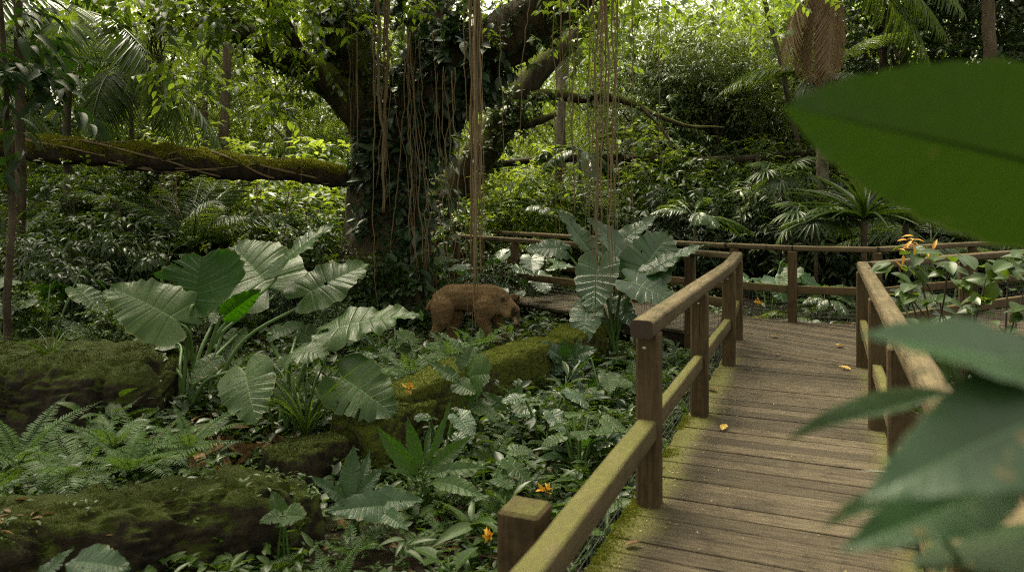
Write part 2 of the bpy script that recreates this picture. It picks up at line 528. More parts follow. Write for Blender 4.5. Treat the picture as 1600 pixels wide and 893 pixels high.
M['palm'] = leaf_mat('palm_leaflet', (0.032, 0.068, 0.024), (0.075, 0.12, 0.042), (0.25, 0.36, 0.045), 0.36, 0.3)
M['darkpalm'] = leaf_mat('dark_palm_leaflet', (0.022, 0.048, 0.016), (0.050, 0.085, 0.030), (0.14, 0.22, 0.03), 0.42, 0.25, spec=0.35)  # darker green leaflet of the fan palms
M['drypalm'] = leaf_mat('dry_palm_leaflet', (0.20, 0.13, 0.07), (0.34, 0.24, 0.14), (0.4, 0.26, 0.12), 0.6, 0.25, dim=False)
M['dead'] = leaf_mat('dead_leaf', (0.075, 0.042, 0.02), (0.20, 0.12, 0.055), (0.25, 0.14, 0.05), 0.65, 0.15, spec=0.2, dim=False)
M['fleck'] = plain_mat('pale_fleck', (0.30, 0.24, 0.12), 0.7, 0.2, 0.4, 40)
M['yellow'] = leaf_mat('yellow_leaf', (0.42, 0.26, 0.05), (0.55, 0.36, 0.09), (0.5, 0.3, 0.05), 0.55, 0.25, spec=0.3, dim=False)
M['orange'] = leaf_mat('orange_leaf', (0.50, 0.20, 0.02), (0.62, 0.34, 0.03), (0.6, 0.3, 0.03), 0.5, 0.25, dim=False)
M['fur'] = fur_mat()
M['hide'] = fur_mat(True)
M['eye'] = plain_mat('eye', (0.008, 0.006, 0.005), 0.15, 0.6, 0.1)
M['nose'] = plain_mat('nose', (0.016, 0.013, 0.012), 0.4, 0.4, 0.2)
# ------------------------------------------------------------------ ground sheet
def build_ground():
    def axis(lo, hi, a, b, fine):
        return np.unique(np.concatenate([np.linspace(lo, a, 14), np.arange(a, b, fine), np.linspace(b, hi, 14)]))
    xs = axis(-220, 220, -12, 14, 0.2); ys = axis(-60, 320, 0, 26, 0.2)
    X, Y = np.meshgrid(xs, ys, indexing='ij')
    Z = gh(X, Y)
    Z = Z + 0.025 * np.sin(X * 7.1 + Y * 3) * np.sin(Y * 6.3 - X * 2)
    V = np.stack([X, Y, Z], -1).reshape(-1, 3)
    nx, ny = len(xs), len(ys)
    i, j = np.meshgrid(np.arange(nx - 1), np.arange(ny - 1), indexing='ij')
    Q = np.stack([i * ny + j, (i + 1) * ny + j, (i + 1) * ny + j + 1, i * ny + j + 1], -1).reshape(-1, 4)
    o = G().add(V, Q).build('ground', M['ground'])
    tag(o, 'dark damp forest floor under the plants', kind='structure')


build_ground()

# ------------------------------------------------------------------ boardwalk
DIR = nrm(np.array([0.42, 1.0])); NOR = np.array([DIR[1], -DIR[0]])


def LP(y, off=0.0):
    """point on the left post line at distance y, moved off metres to the right"""
    return np.array([left_edge(y), y]) + NOR * off


def clip(poly, p, n):
    """keep the part of a polygon where (q - p).n >= 0"""
    out = []
    for k in range(len(poly)):
        a, b = poly[k], poly[(k + 1) % len(poly)]
        da, db = (a - p) @ n, (b - p) @ n
        if da >= 0: out.append(a)
        if (da >= 0) != (db >= 0): out.append(a + (b - a) * da / (da - db))
    return out


class Deck(G):
    def __init__(s):
        super().__init__(); s.e = []

    def prism(s, poly, z1, z0, edge, d):
        c = np.mean(poly, 0)
        poly = [c + (q - c) for q in poly]
        area = sum(a[0] * b[1] - a[1] * b[0] for a, b in zip(poly, poly[1:] + poly[:1]))
        if area < 0: poly = poly[::-1]
        n = len(poly)
        if n < 3: return
        V = [(*q, z1) for q in poly] + [(*q, z0) for q in poly]
        nd = np.array([-d[1], d[0]]); off = rng.uniform(0, 40)
        UV = [(q @ d + off, q @ nd + off * 0.7) for q in poly] * 2
        T = [[0, k, k + 1] for k in range(1, n - 1)]
        Q = [[k, n + k, n + (k + 1) % n, (k + 1) % n] for k in range(n)]
        s.add(V, Q, T, UV); s.e += [edge] * (2 * n)

    def main(s, y0, y1, w):
        step = 0.148; n = int((y1 - y0) / DIR[1] / step)
        cuts = np.array([0, 0.10, 0.24, 0.42, 0.75, 1.05, 1.22, 1.38]) - 0.09
        ed = [1.0, 0.85, 0.45, 0.15, 0.0, 0.15, 0.4, 0.8]
        for k in range(n):
            base = LP(y0) + DIR * (k * step)
            wd = step - rng.uniform(0.006, 0.016)
            z = rng.normal(0, 0.0018); tilt = rng.normal(0, 0.0015)
            skew = rng.normal(0, 0.002)
            ends = rng.uniform(-0.012, 0.012, 2)
            V, UV = [], []
            off = rng.uniform(0, 40)
            for i, c in enumerate(cuts):
                c2 = c + (ends[0] if i == 0 else ends[1] if i == len(cuts) - 1 else 0)
                a = base + NOR * c2 + DIR * skew * (i - 3.5)
                b = a + DIR * wd
                m = 0.004
                ring = [(a, z - 0.034), (a, z - m), (a + DIR * m, z - 0.0005), (b - DIR * m, z + tilt), (b, z - m + tilt), (b, z - 0.034)]
                for q, zz in ring:
                    V.append((*q, zz)); UV.append((c2 + off, (q - base) @ DIR + off * 0.7)); s.e.append(ed[i])
            Q = []
            r = 6
            for i in range(len(cuts) - 1):
                for j in range(r):
                    Q.append([i * r + j, (i + 1) * r + j, (i + 1) * r + (j + 1) % r, i * r + (j + 1) % r])
            e = (len(cuts) - 1) * r
            Q += [[5, 4, 1, 0], [4, 3, 2, 1], [e, e + 1, e + 4, e + 5], [e + 1, e + 2, e + 3, e + 4]]
            s.add(V, [q[::-1] for q in Q], None, UV)

    def area(s, poly, d, edge=0.25):
        """planks running along d clipped to a convex polygon (counter-clockwise)"""
        d = nrm(np.array(d, float)); nd = np.array([-d[1], d[0]])
        poly = [np.array(p, float) for p in poly]
        lo = min(p @ nd for p in poly); hi = max(p @ nd for p in poly)
        step = 0.148; x = lo
        while x < hi:
            q = clip(poly, nd * x, nd)
            if q: q = clip(q, nd * (x + step - rng.uniform(0.006, 0.011)), -nd)
            if len(q) >= 3:
                z = rng.normal(0, 0.0018)
                s.prism(q, z, z - 0.034, edge, d)
            x += step


dk = Deck()
dk.main(0.1, 8.0, 1.38)
yend = 0.1 + int((8.0 - 0.1) / DIR[1] / 0.148) * 0.148 * DIR[1]
endL = LP(yend, -0.09); endR = LP(yend, 1.29)
J = [endR + DIR * 0.004, np.array([4.6, 8.12]), np.array([4.85, 9.72]), np.array([3.85, 10.12]), np.array([3.2, 10.6]), np.array([2.60, 8.82]), endL + DIR * 0.004]
dk.area(J, (0.62, -0.78))
dk.area([(2.588, 8.83), (3.188, 10.605), (-0.58, 15.2), (-1.16, 13.4)][::1], (0.77, 0.63))
dk.area([(4.612, 8.12), (9.3, 10.85), (9.0, 12.2), (4.862, 9.72)], (-0.51, 0.86))
deck = dk.build('boardwalk', M['deck'], smooth=False)
a = deck.data.attributes.new('edge', 'FLOAT', 'POINT'); a.data.foreach_set('value', np.array(dk.e, np.float32))
tag(deck, 'weathered timber boardwalk of cross planks with mossy edges', kind='structure')
for off in (0.03, 0.62, 1.18):
    g = G(); p0 = LP(0.1, off); p1 = LP(7.95, off); mid = (p0 + p1) / 2
    box(g, (*mid, -0.115), (np.linalg.norm(p1 - p0), 0.07, 0.15), np.array([[DIR[0], -NOR[0], 0], [DIR[1], -NOR[1], 0], [0, 0, 1]]))
    o = g.build('joist', M['joist'], deck, smooth=False)
for A, B in (((2.6, 8.95), (-1.0, 13.4)), ((3.2, 10.45), (-0.5, 15.0)), ((4.6, 8.25), (9.2, 10.9)), ((4.85, 9.6), (9.0, 12.0)), ((3.2, 10.45), (4.85, 9.6)), ((2.4, 8.4), (4.7, 9.0))):
    g = G(); A = np.array(A); B = np.array(B); d = nrm(B - A)
    box(g, (*((A + B) / 2), -0.115), (np.linalg.norm(B - A), 0.07, 0.15), np.array([[d[0], -d[1], 0], [d[1], d[0], 0], [0, 0, 1]]))
    g.build('joist', M['joist'], deck, smooth=False)
# screw heads along the outer joists
g = G()
for k in range(int((yend - 0.8) / DIR[1] / 0.148)):
    for off in (0.03, 1.18):
        for e in (0.035, 0.105):
            if rng.uniform() < .25: continue
            q = LP(0.1) + DIR * ((k + 4) * 0.148 + e) + NOR * (off + rng.normal(0, .010))
            tube(g, [(*q, -0.003), (*q, 0.0025)], 0.003, 6)
g.build('screw_heads', M['joist'], deck)['kind'] = 'stuff'
# moss growing along the left plank ends
def moss_patch(name, pts, nors, size, mat, parent, n_each=1):
    g = G()
    n = len(pts)
    w = 0.16
    tm = (np.array([[0, -w, 0], [0, w, 0], [0.6, w * 0.7, 0.06], [0.6, -w * 0.7, 0.06], [1, 0.01, 0.0], [1, -0.01, 0.0]]),
          np.array([[0, 1, 2, 3], [3, 2, 4, 5]]), np.array([[0, 0], [0, 1], [.6, .8], [.6, .2], [1, .5], [1, .5]]))
    for k in range(n_each):
        d = nors + rng.normal(0, 0.65, (n, 3))
        s = size * rng.uniform(0.5, 1.3, n)
        fr = frames(d, rng.normal(size=(n, 3)))
        g.many(tm, fr * s[:, None, None], pts + rng.normal(0, size * 0.4, (n, 3)) * [1, 1, 0.1])
    o = g.build(name, mat, parent)
    o['kind'] = 'stuff'
    return o

n = 9000
yy = rng.uniform(0.8, 6.2, n); oo = -0.10 + np.abs(rng.normal(0, 0.045, n))
pp = np.stack([left_edge(yy), yy], 1) + oo[:, None] * NOR
keep = sines(np.c_[pp, np.zeros(n)], 4.5, 3) + 0.5 * sines(np.c_[pp, np.zeros(n)], 14, 5) - oo * 4.0 + np.clip((4.3 - yy) * 0.35, -0.5, 0.8) > 0.05
pp = pp[keep]
moss_patch('moss', np.c_[pp, np.full(len(pp), -0.004)], np.tile([0, 0, 1.0], (len(pp), 1)), 0.016, M['moss'], deck, 2)


# ------------------------------------------------------------------ railings
def post(parent, xy, z1, w=0.12, mat='post', z0=-0.55, d=DIR):
    """rounded square timber post, slightly crooked"""
    g = G()
    ax = np.array([[d[0], -d[1], 0], [d[1], d[0], 0], [0, 0, 1]]) @ np.eye(3)
    box(g, (0, 0, (z1 + z0) / 2), (w, w, z1 - z0), ax, 0.013)
    V = g.v[0]; V[:, 0] += (V[:, 2] - z0) * rng.normal(0, 0.004); V[:, 1] += (V[:, 2] - z0) * rng.normal(0, 0.004)
    return g.build('post', M[mat], parent, (xy[0], xy[1], 0), smooth=False)


def beam(parent, name, pts, w, h, mat, capmat='endgrain', rnd=0.018):
    """rounded rectangular rail swept along points (tops given)"""
    p = np.asarray(pts, float)
    n = len(p)
    t = np.gradient(p, axis=0); t = nrm(t)
    side = nrm(np.cross(t, [0, 0, 1.0])); up = np.cross(side, t)
    ring = []
    for sx, sz, a0 in ((1, 0, 0), (-1, 0, PI / 2), (-1, -1, PI), (1, -1, 1.5 * PI)):
        cx = sx * (w / 2 - rnd); cz = -rnd if sz == 0 else -h + rnd
        for k in range(4):
            a = a0 + k * PI / 6
            ring.append((cx + rnd * math.cos(a), cz + rnd * math.sin(a)))
    ring = np.array(ring); k = len(ring)
    V = p[:, None] + ring[None, :, 0:1] * side[:, None] + ring[None, :, 1:2] * up[:, None]
    q3 = V.reshape(-1, 3)
    V = q3 + 0.0025 * np.stack([sines(q3, 9, 1), sines(q3, 9, 2), sines(q3, 7, 3)], 1)
    L = np.concatenate([[0], np.cumsum(np.linalg.norm(np.diff(p, axis=0), axis=1))])
    per = np.linspace(0, 2 * (w + h), k)
    off = rng.uniform(0, 30)
    UV = np.stack([np.repeat(L[:, None] + off, k, 1), np.tile(per, (n, 1))], -1).reshape(-1, 2)
    i, j = np.meshgrid(np.arange(n - 1), np.arange(k), indexing='ij'); j2 = (j + 1) % k
    Q = np.stack([i * k + j, i * k + j2, (i + 1) * k + j2, (i + 1) * k + j], -1).reshape(-1, 4)
    g = G().add(V, Q, None, UV)
    o = g.build(name, M[mat], parent)
    for e, s in ((0, -1), (n - 1, 1)):
        c = G(); q = V[e * k:(e + 1) * k]
        cen = q.mean(0)
        VV = np.vstack([q, cen + t[e] * s * 0.002]); T = [[x, (x + 1) % k, k] if s > 0 else [(x + 1) % k, x, k] for x in range(k)]
        c.add(VV, None, T, VV[:, :2] * 3).build('end_grain', M[capmat], o)
    return o


def rail_pts(a, b, z0, z1, n=14, off=0.0, sag=0.0):
    a = np.array(a, float); b = np.array(b, float)
    d = nrm(b - a); nn = np.array([d[1], -d[0]])
    u = np.linspace(0, 1, n)[:, None]
    q = a + (b - a) * u + nn * off
    return np.c_[q, z0 + (z1 - z0) * u[:, 0] - sag * np.sin(PI * u[:, 0])]


def wire_panel(parent, a, b, z0, z1, cell=0.055, r=0.0017, off=0.03):
    a = np.array(a, float); b = np.array(b, float); L = np.linalg.norm(b - a); d = (b - a) / L
    nn = np.array([d[1], -d[0]]); a = a + nn * off; b = b + nn * off
    g = G()
    for x in np.arange(0.07, L - 0.06, cell):
        q = a + d * x + rng.normal(0, 0.002, 2)
        tube(g, [(*q, z0), (*(q + nn * rng.normal(0, 0.006)), (z0 + z1) / 2), (*q, z1)], r, 4, cap=False)
    for z in np.arange(z0, z1, cell):
        tube(g, [(*(a + d * 0.06), z), (*((a + b) / 2), z + rng.normal(0, 0.004)), (*(b - d * 0.06), z)], r, 4, cap=False)
    g.build('wire_mesh', M['wire'], parent)


def seg_rail(parent, a, b, ztop, mat='mossrail', w=0.065, h=0.105, gap=0.058):
    a = np.array(a, float); b = np.array(b, float); d = nrm(b - a)
    beam(parent, 'mid_rail', rail_pts(a + d * gap, b - d * gap, ztop, ztop, 12), w, h, mat, 'endgrain', 0.012)


TOP = 1.03
# the near railing on the left
near = thing('wooden_railing', 'near left timber railing with cut rail end, mossy lower rail and short stub post', 'railing')
lp = [LP(4.08), LP(5.73), LP(7.45), np.array([2.67, 8.80])]
post(near, (0.045, 2.90), 0.475, 0.17)
for k, q in enumerate(lp):
    post(near, q, TOP - 0.085, 0.125)
tp = np.vstack([rail_pts(LP(3.90), lp[0], TOP, TOP, 4), rail_pts(lp[0], lp[1], TOP, TOP, 12)[1:], rail_pts(lp[1], lp[2], TOP, TOP, 12)[1:], rail_pts(lp[2], lp[3] + [0.03, 0.1], TOP, TOP, 10)[1:]])
beam(near, 'top_rail', tp, 0.12, 0.095, 'rail', rnd=0.022)
beam(near, 'mid_rail', rail_pts(LP(1.0, 0.0), LP(4.01, 0.0), 0.475, 0.475, 26), 0.105, 0.11, 'mossrail', rnd=0.014)
for a, b in zip(lp[:-1], lp[1:]):
    seg_rail(near, a, b, 0.475)
    wire_panel(near, a, b, -0.25, 0.37, 0.055, off=-0.12)
wire_panel(near, LP(1.0), LP(4.02), -0.25, 0.37, 0.055, off=-0.12)
g = G(); q = LP(4.08) - DIR * 0.0635
tube(g, [(q[0] - 0.012, q[1] + 0.006, 0.86), (q[0] - 0.012 - DIR[0] * 0.012, q[1] + 0.006 - DIR[1] * 0.012, 0.86)], 0.011, 8)
g.build('bolt', M['bolt'], near)
for q in lp[1:]:
    for z in (0.42, 0.87):
        c = q - DIR * 0.063; g = G()
        tube(g, [(*c, z), (*(c - DIR * 0.010), z)], 0.010, 8); g.build('bolt', M['bolt'], near)

# the railing of the left branch, joining the last near post
lb = [np.array([2.67, 8.80]), np.array([2.24, 9.36]), np.array([1.15, 10.75]), np.array([0.05, 12.10]), np.array([-1.0, 13.4])]
left_in = thing('wooden_railing', 'dark timber railing on the near side of the left path, behind the glossy broad-leaved plant', 'railing')
for q in lb[1:]: post(left_in, q, TOP - 0.085)
for k, (a, b) in enumerate(zip(lb[:-1], lb[1:])):
    beam(left_in, 'top_rail', rail_pts(a + (nrm(b - a) * 0.07 if k == 0 else 0), b, TOP - 0.002 - (0.004 if k == 0 else 0), TOP - 0.002, 10), 0.11, 0.075, 'rail')
    seg_rail(left_in, a, b, 0.47, 'post'); wire_panel(left_in, a, b, 0.03, 0.36)
lo = [np.array([3.12, 10.62]), np.array([2.0, 12.0]), np.array([0.7, 13.6]), np.array([-0.5, 15.1])]
left_out = thing('wooden_railing', 'far timber railing of the left path, seen beyond the hanging roots', 'railing')
for q in lo[1:]: post(left_out, q, TOP - 0.085)
for a, b in zip(lo[:-1], lo[1:]):
    beam(left_out, 'top_rail', rail_pts(a + nrm(b - a) * (0.07 if a is lo[0] else 0), b, TOP - 0.002, TOP - 0.002, 10), 0.11, 0.075, 'rail')
    seg_rail(left_out, a, b, 0.47, 'post')
# the railing across the end of the boardwalk
bk = [np.array([3.17, 10.62]), np.array([3.81, 10.08]), np.array([4.80, 9.78]), np.array([6.8, 10.95]), np.array([8.8, 12.15])]
back = thing('wooden_railing', 'back timber railing facing the camera at the end of the boardwalk', 'railing')
for q in bk: post(back, q, TOP - 0.07)
for k, (a, b) in enumerate(zip(bk[:-1], bk[1:])):
    beam(back, 'top_rail', rail_pts(a - (nrm(b - a) * 0.08 if k == 0 else 0), b, TOP, TOP, 10), 0.11, 0.07, 'rail')
    seg_rail(back, a, b, 0.49, 'mossrail' if k == 0 else 'post', 0.055, 0.11); wire_panel(back, a, b, 0.03, 0.38)
# the right railing and its turn
def RP(y): return np.array([2.66 + 0.42 * (y - 5.41), y])
rp = [RP(1.9), RP(3.65), RP(5.41), RP(7.38)]
right = thing('wooden_railing', 'near right timber railing running up behind the large blurred leaves', 'railing')
for q in rp: post(right, q, TOP - 0.085)
for a, b in zip(rp[:-1], rp[1:]):
    seg_rail(right, a, b, 0.475)
beam(right, 'top_rail', np.vstack([rail_pts(RP(0.6), rp[1], TOP, TOP, 14), rail_pts(rp[1], rp[3] + DIR * 0.06, TOP, TOP + 0.01, 20)[1:]]), 0.105, 0.085, 'rail', rnd=0.02)
rt = [RP(7.38), np.array([5.2, 8.52]), np.array([7.0, 9.6]), np.array([8.9, 10.72])]
turn = thing('wooden_railing', 'timber railing turning right from the corner post behind the leafy shrub', 'railing')
for q in rt[1:]: post(turn, q, TOP - 0.085)
for k, (a, b) in enumerate(zip(rt[:-1], rt[1:])):
    beam(turn, 'top_rail', rail_pts(a + (nrm(b - a) * 0.075 if k == 0 else 0), b, TOP + 0.005, TOP + 0.005, 10), 0.11, 0.075, 'rail')
    seg_rail(turn, a, b, 0.47, 'post'); wire_panel(turn, a, b, 0.03, 0.36)


# ------------------------------------------------------------------ stones
def sample(me, n, zmin=None, seed=0):
    """random points on a mesh: positions, normals"""
    me.calc_loop_triangles()
    nt = len(me.loop_triangles)
    tri = np.empty(nt * 3, np.int32); me.loop_triangles.foreach_get('vertices', tri); tri = tri.reshape(-1, 3)
    co = np.empty(len(me.vertices) * 3, np.float32); me.vertices.foreach_get('co', co); co = co.reshape(-1, 3)
    a, b, c = co[tri[:, 0]], co[tri[:, 1]], co[tri[:, 2]]
    nn = np.cross(b - a, c - a); ar = np.linalg.norm(nn, axis=1)
    if zmin is not None:
        ar = np.where(nn[:, 2] / np.maximum(ar, 1e-9) > zmin, ar, 0)
    r = np.random.default_rng(seed)
    k = r.choice(nt, n, p=ar / ar.sum())
    u = r.uniform(size=(n, 1)); v = r.uniform(size=(n, 1)); f = u + v > 1
    u = np.where(f, 1 - u, u); v = np.where(f, 1 - v, v)
    return a[k] + u * (b - a)[k] + v * (c - a)[k], nrm(nn[k])


def stone(name, label, cat, c, size, ax, power, amp, mat, seed, mossn, mossmat, zmin=0.15, thr=-0.1, blade=0.018, sub=6, group=None):
    import bmesh
    bm = bmesh.new(); bmesh.ops.create_icosphere(bm, subdivisions=sub, radius=1.0)
    me = bpy.data.meshes.new(name); bm.to_mesh(me); bm.free()
    V = np.empty(len(me.vertices) * 3, np.float32); me.vertices.foreach_get('co', V); V = V.reshape(-1, 3)
    d = V / (np.abs(V) ** power).sum(1, keepdims=True) ** (1 / power)
    p = d * np.asarray(size) / 2
    nn = nrm(V / np.asarray(size))
    h = amp * (sines(p, 3.2, seed) + 0.5 * sines(p, 8, seed + 1) + 0.30 * sines(p, 20, seed + 2) + 0.20 * sines(p, 45, seed + 3) + 0.12 * sines(p, 95, seed + 4))
    h = h - amp * .8 * np.exp(-(sines(p, 2.4, seed + 5) / .045) ** 2) - amp * .45 * np.exp(-(sines(p, 5.5, seed + 6) / .05) ** 2)
    p = p + nn * h[:, None]
    ax = np.asarray(ax, float)
    p = p @ ax.T
    me.vertices.foreach_set('co', p.astype(np.float32).ravel())
    me.polygons.foreach_set('use_smooth', np.ones(len(me.polygons), bool))
    me.update(); me.materials.append(M[mat])
    o = link(name, me, None, c); tag(o, label, cat, group)
    if mossn:
        q, nq = sample(me, mossn, zmin, seed)
        k = sines(q, 4.0, seed + 9) + 0.6 * sines(q, 13, seed + 8) + nq[:, 2] * 0.5 > thr
        moss_patch('moss', q[k], nq[k] + [0, 0, 0.4], blade, M[mossmat], o, 1)
    return o


def axes(yaw, pitch=0.0, roll=0.0):
    return np.array(Matrix.Rotation(yaw, 3, 'Z') @ Matrix.Rotation(pitch, 3, 'Y') @ Matrix.Rotation(roll, 3, 'X'))


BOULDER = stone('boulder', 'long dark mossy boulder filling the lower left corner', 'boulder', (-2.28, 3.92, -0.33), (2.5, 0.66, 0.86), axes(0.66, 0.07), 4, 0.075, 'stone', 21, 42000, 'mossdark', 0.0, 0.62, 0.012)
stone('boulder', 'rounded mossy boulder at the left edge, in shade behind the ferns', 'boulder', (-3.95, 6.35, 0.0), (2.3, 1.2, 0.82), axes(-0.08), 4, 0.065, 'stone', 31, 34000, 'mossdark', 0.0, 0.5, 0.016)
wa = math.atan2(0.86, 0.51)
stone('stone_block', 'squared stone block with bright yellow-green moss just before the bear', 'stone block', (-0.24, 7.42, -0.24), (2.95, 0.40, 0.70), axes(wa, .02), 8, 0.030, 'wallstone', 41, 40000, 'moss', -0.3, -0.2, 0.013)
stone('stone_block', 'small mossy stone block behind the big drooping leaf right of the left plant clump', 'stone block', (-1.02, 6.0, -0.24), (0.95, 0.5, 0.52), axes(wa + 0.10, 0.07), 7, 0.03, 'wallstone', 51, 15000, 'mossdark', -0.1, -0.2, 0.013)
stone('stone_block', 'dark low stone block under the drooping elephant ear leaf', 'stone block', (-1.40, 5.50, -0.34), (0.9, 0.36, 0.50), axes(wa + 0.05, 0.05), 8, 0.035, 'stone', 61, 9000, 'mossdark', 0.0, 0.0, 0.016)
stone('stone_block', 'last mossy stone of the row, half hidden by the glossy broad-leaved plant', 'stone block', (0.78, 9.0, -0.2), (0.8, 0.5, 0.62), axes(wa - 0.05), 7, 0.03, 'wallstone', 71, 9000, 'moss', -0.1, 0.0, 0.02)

# ------------------------------------------------------------------ enclosure fence at the back
fa, fb = np.array([-4.0, 17.6]), np.array([15.0, 15.8])
fence = thing('wire_fence', 'tall dark wire fence with a heavy top beam behind the plants', 'fence')
fd = nrm(fb - fa); fn = np.array([fd[1], -fd[0]]); FL = np.linalg.norm(fb - fa)
def ftop(x): return 2.35 + 0.030 * x - 0.08 * math.sin(x * 0.9)
tube(fg := G(), [(*(fa + fd * x), ftop(x)) for x in np.linspace(0, FL, 40)], 0.085, 8, 0.25, 4)
fg.build('top_beam', M['fartrunk'], fence).data.materials[0] = M['joist']
for x in np.arange(0.4, FL, 3.05):
    q = fa + fd * x + fn * 0.1; z = gz(*q)
    tube(fg := G(), [(*q, z - 0.1), (*(q), ftop(x) + 0.12)], 0.05, 8, 0.1, int(x))
    fg.build('post', M['joist'], fence)
fg = G()
for x in np.arange(0.1, FL, 0.085):
    q = fa + fd * x
    tube(fg, [(*q, gz(*q) - 0.05), (*q, ftop(x))], 0.0032, 3, cap=False)
for zz in np.arange(0.0, 2.3, 0.085):
    tube(fg, [(*(fa + fd * x), gz(*(fa + fd * x)) * (1 - zz / 2.3) + zz + 0.02 * x * zz / 2.3) for x in np.linspace(0, FL, 20)], 0.0032, 3, cap=False)
fg.build('wire_mesh', M['joist'], fence)
# ------------------------------------------------------------------ the bear
def build_bear():
    import bmesh
    YB = 9.9
    X0 = (735 - 800) / F * YB
    z0 = gz(X0, YB)
    root = thing('bear', 'shaggy brown bear walking right with lowered head among the hanging roots', 'bear', (X0, YB, EYE - (533 - HOR) / F * YB))
    A = [  # chains of (x, y, z, radius)
        [(-.37, 0, .545, .150), (-.26, 0, .585, .178), (-.10, 0, .59, .178), (.06, 0, .578, .182), (.20, 0, .57, .195), (.28, 0, .565, .192), (.36, 0, .53, .185), (.43, 0, .49, .150), (.49, -.02, .45, .132), (.545, -.035, .41, .115)],
        [(.555, -.035, .40, .095), (.595, -.055, .335, .064), (.615, -.065, .285, .052), (.622, -.068, .262, .042)],
        [(-.36, -.10, .46, .165), (-.37, -.12, .33, .125), (-.40, -.12, .24, .085), (-.46, -.12, .15, .062), (-.48, -.12, .06, .058), (-.44, -.12, .03, .050), (-.39, -.12, .022, .040)],
        [(-.30, .10, .44, .15), (-.22, .11, .31, .115), (-.21, .11, .22, .08), (-.27, .11, .13, .06), (-.28, .11, .05, .056), (-.22, .11, .028, .048), (-.18, .11, .02, .038)],
        [(.20, -.11, .48, .16), (.17, -.13, .34, .105), (.19, -.13, .24, .080), (.25, -.13, .12, .062), (.29, -.13, .045, .058), (.34, -.13, .025, .048), (.38, -.13, .02, .036)],
        [(.26, .10, .46, .14), (.33, .11, .31, .085), (.38, .11, .21, .068), (.43, .11, .12, .056), (.45, .11, .075, .054), (.50, .11, .055, .046), (.535, .11, .05, .034)],
        [(-.52, 0, .50, .05), (-.56, 0, .44, .035)],
    ]
    bm = bmesh.new()
    def ball(x, y, z, r, s=(1, 0.86, 1)):
        bmesh.ops.create_icosphere(bm, subdivisions=2, radius=1, matrix=Matrix.Translation((x, y * 1.0, z)) @ Matrix.Diagonal((r * s[0], r * s[1], r * s[2], 1)))
    for ch in A:
        ch = np.array(ch)
        for a, b in zip(ch[:-1], ch[1:]):
            m = max(2, int(np.linalg.norm(a[:3] - b[:3]) / 0.02))
            for u in np.linspace(0, 1, m):
                q = a + (b - a) * u
                ball(*q)
    # hump, brow, cheeks, ears
    ball(.26, 0, .63, .135, (1.2, .7, 1)); ball(.49, -.10, .38, .06); ball(.52, .05, .38, .06)
    ball(.56, -.085, .455, .036); ball(.60, .0, .455, .034)
    for s, x, z in ((-1, .435, .575), (1, .585, .575)):
        for u in np.linspace(0, 1, 6):
            a = u * PI
            ball(x + .032 * math.cos(a), s * .105 - .02, z + .036 * math.sin(a), .022, (1, .6, 1))
        ball(x, s * .105 - .01, z - .012, .034, (1, .7, 1))
    me = bpy.data.meshes.new('tmp'); bm.to_mesh(me); bm.free()
    o = bpy.data.objects.new('tmp', me); COL.objects.link(o)
    r = o.modifiers.new('r', 'REMESH'); r.mode = 'VOXEL'; r.voxel_size = 0.0095
    s = o.modifiers.new('s', 'SMOOTH'); s.factor = 0.5; s.iterations = 7
    dg = bpy.context.evaluated_depsgraph_get(); dg.update()
    body = bpy.data.meshes.new_from_object(o.evaluated_get(dg))
    bpy.data.objects.remove(o)
    body.name = 'body'
    n = len(body.vertices)
    co = np.empty(n * 3, np.float32); body.vertices.foreach_get('co', co); co = co.reshape(-1, 3)
    no = np.empty(n * 3, np.float32); body.vertices.foreach_get('normal', no); no = no.reshape(-1, 3)
    co = co + no * (0.007 * sines(co, 14, 3) + 0.004 * sines(co, 45, 4))[:, None]
    body.vertices.foreach_set('co', co.ravel())
    body.polygons.foreach_set('use_smooth', np.ones(len(body.polygons), bool))

    def coat(p):
        c = np.tile([0.165, 0.102, 0.048], (len(p), 1))
        x, y, z = p[:, 0], p[:, 1], p[:, 2]
        def bl(m, col):
            m = np.clip(m, 0, 1)[:, None]
            c[:] = c * (1 - m) + np.array(col) * m
        bl((z - .66) / .14, (0.15, 0.09, 0.040))                    # redder along the back
        bl((.22 - z) / .2, (0.14, 0.086, 0.038))                      # legs
        bl(1 - np.hypot((x - .42) / .14, (z - .42) / .14) + .2, (0.33, 0.225, 0.115))   # pale ruff and cheek
        bl((x - .38) * 8 * (z < .20) * (y > 0), (0.22, 0.15, 0.085))
        # dark band from the brow through the eye to the lip
        d = np.abs((x - .565) - (.34 - z) * 0.12)
        bl((1.4 - np.hypot((x - .58) / .036, (z - .405) / .06)) * 2, (0.018, 0.012, 0.008))
        bl((1.3 - np.hypot((x - .63) / .02, (z - .36) / .07)) * 1.6, (0.03, 0.018, 0.012))
        bl((1.3 - np.hypot((x - .595) / .03, (z - .29) / .055)) * (z < .35), (0.42, 0.34, 0.24))
        bl((1.25 - np.hypot((x - .435) / .026, (z - .575) / .030)) * 2, (0.020, 0.013, 0.010))
        return c
    at = body.attributes.new('coat', 'FLOAT_COLOR', 'POINT')
    at.data.foreach_set('color', np.c_[coat(co), np.ones(n)].astype(np.float32).ravel())
    body.materials.clear(); body.materials.append(M['hide'])
    b = link('body', body, root)
    # hair
    q, nq = sample(body, 42000, None, 3)
    ln = 0.021 * np.clip(0.25 + 1.2 * (q[:, 2] > .25) * (q[:, 0] < .52), 0.35, 1.1)
    ln = np.where((q[:, 2] < .22) & (q[:, 0] < .5), 0.018, ln)
    ln = np.where(q[:, 0] > .53, 0.008, ln)
    flow = np.tile([-0.9, 0, -0.75], (len(q), 1))
    flow = flow - (flow * nq).sum(1, keepdims=True) * nq
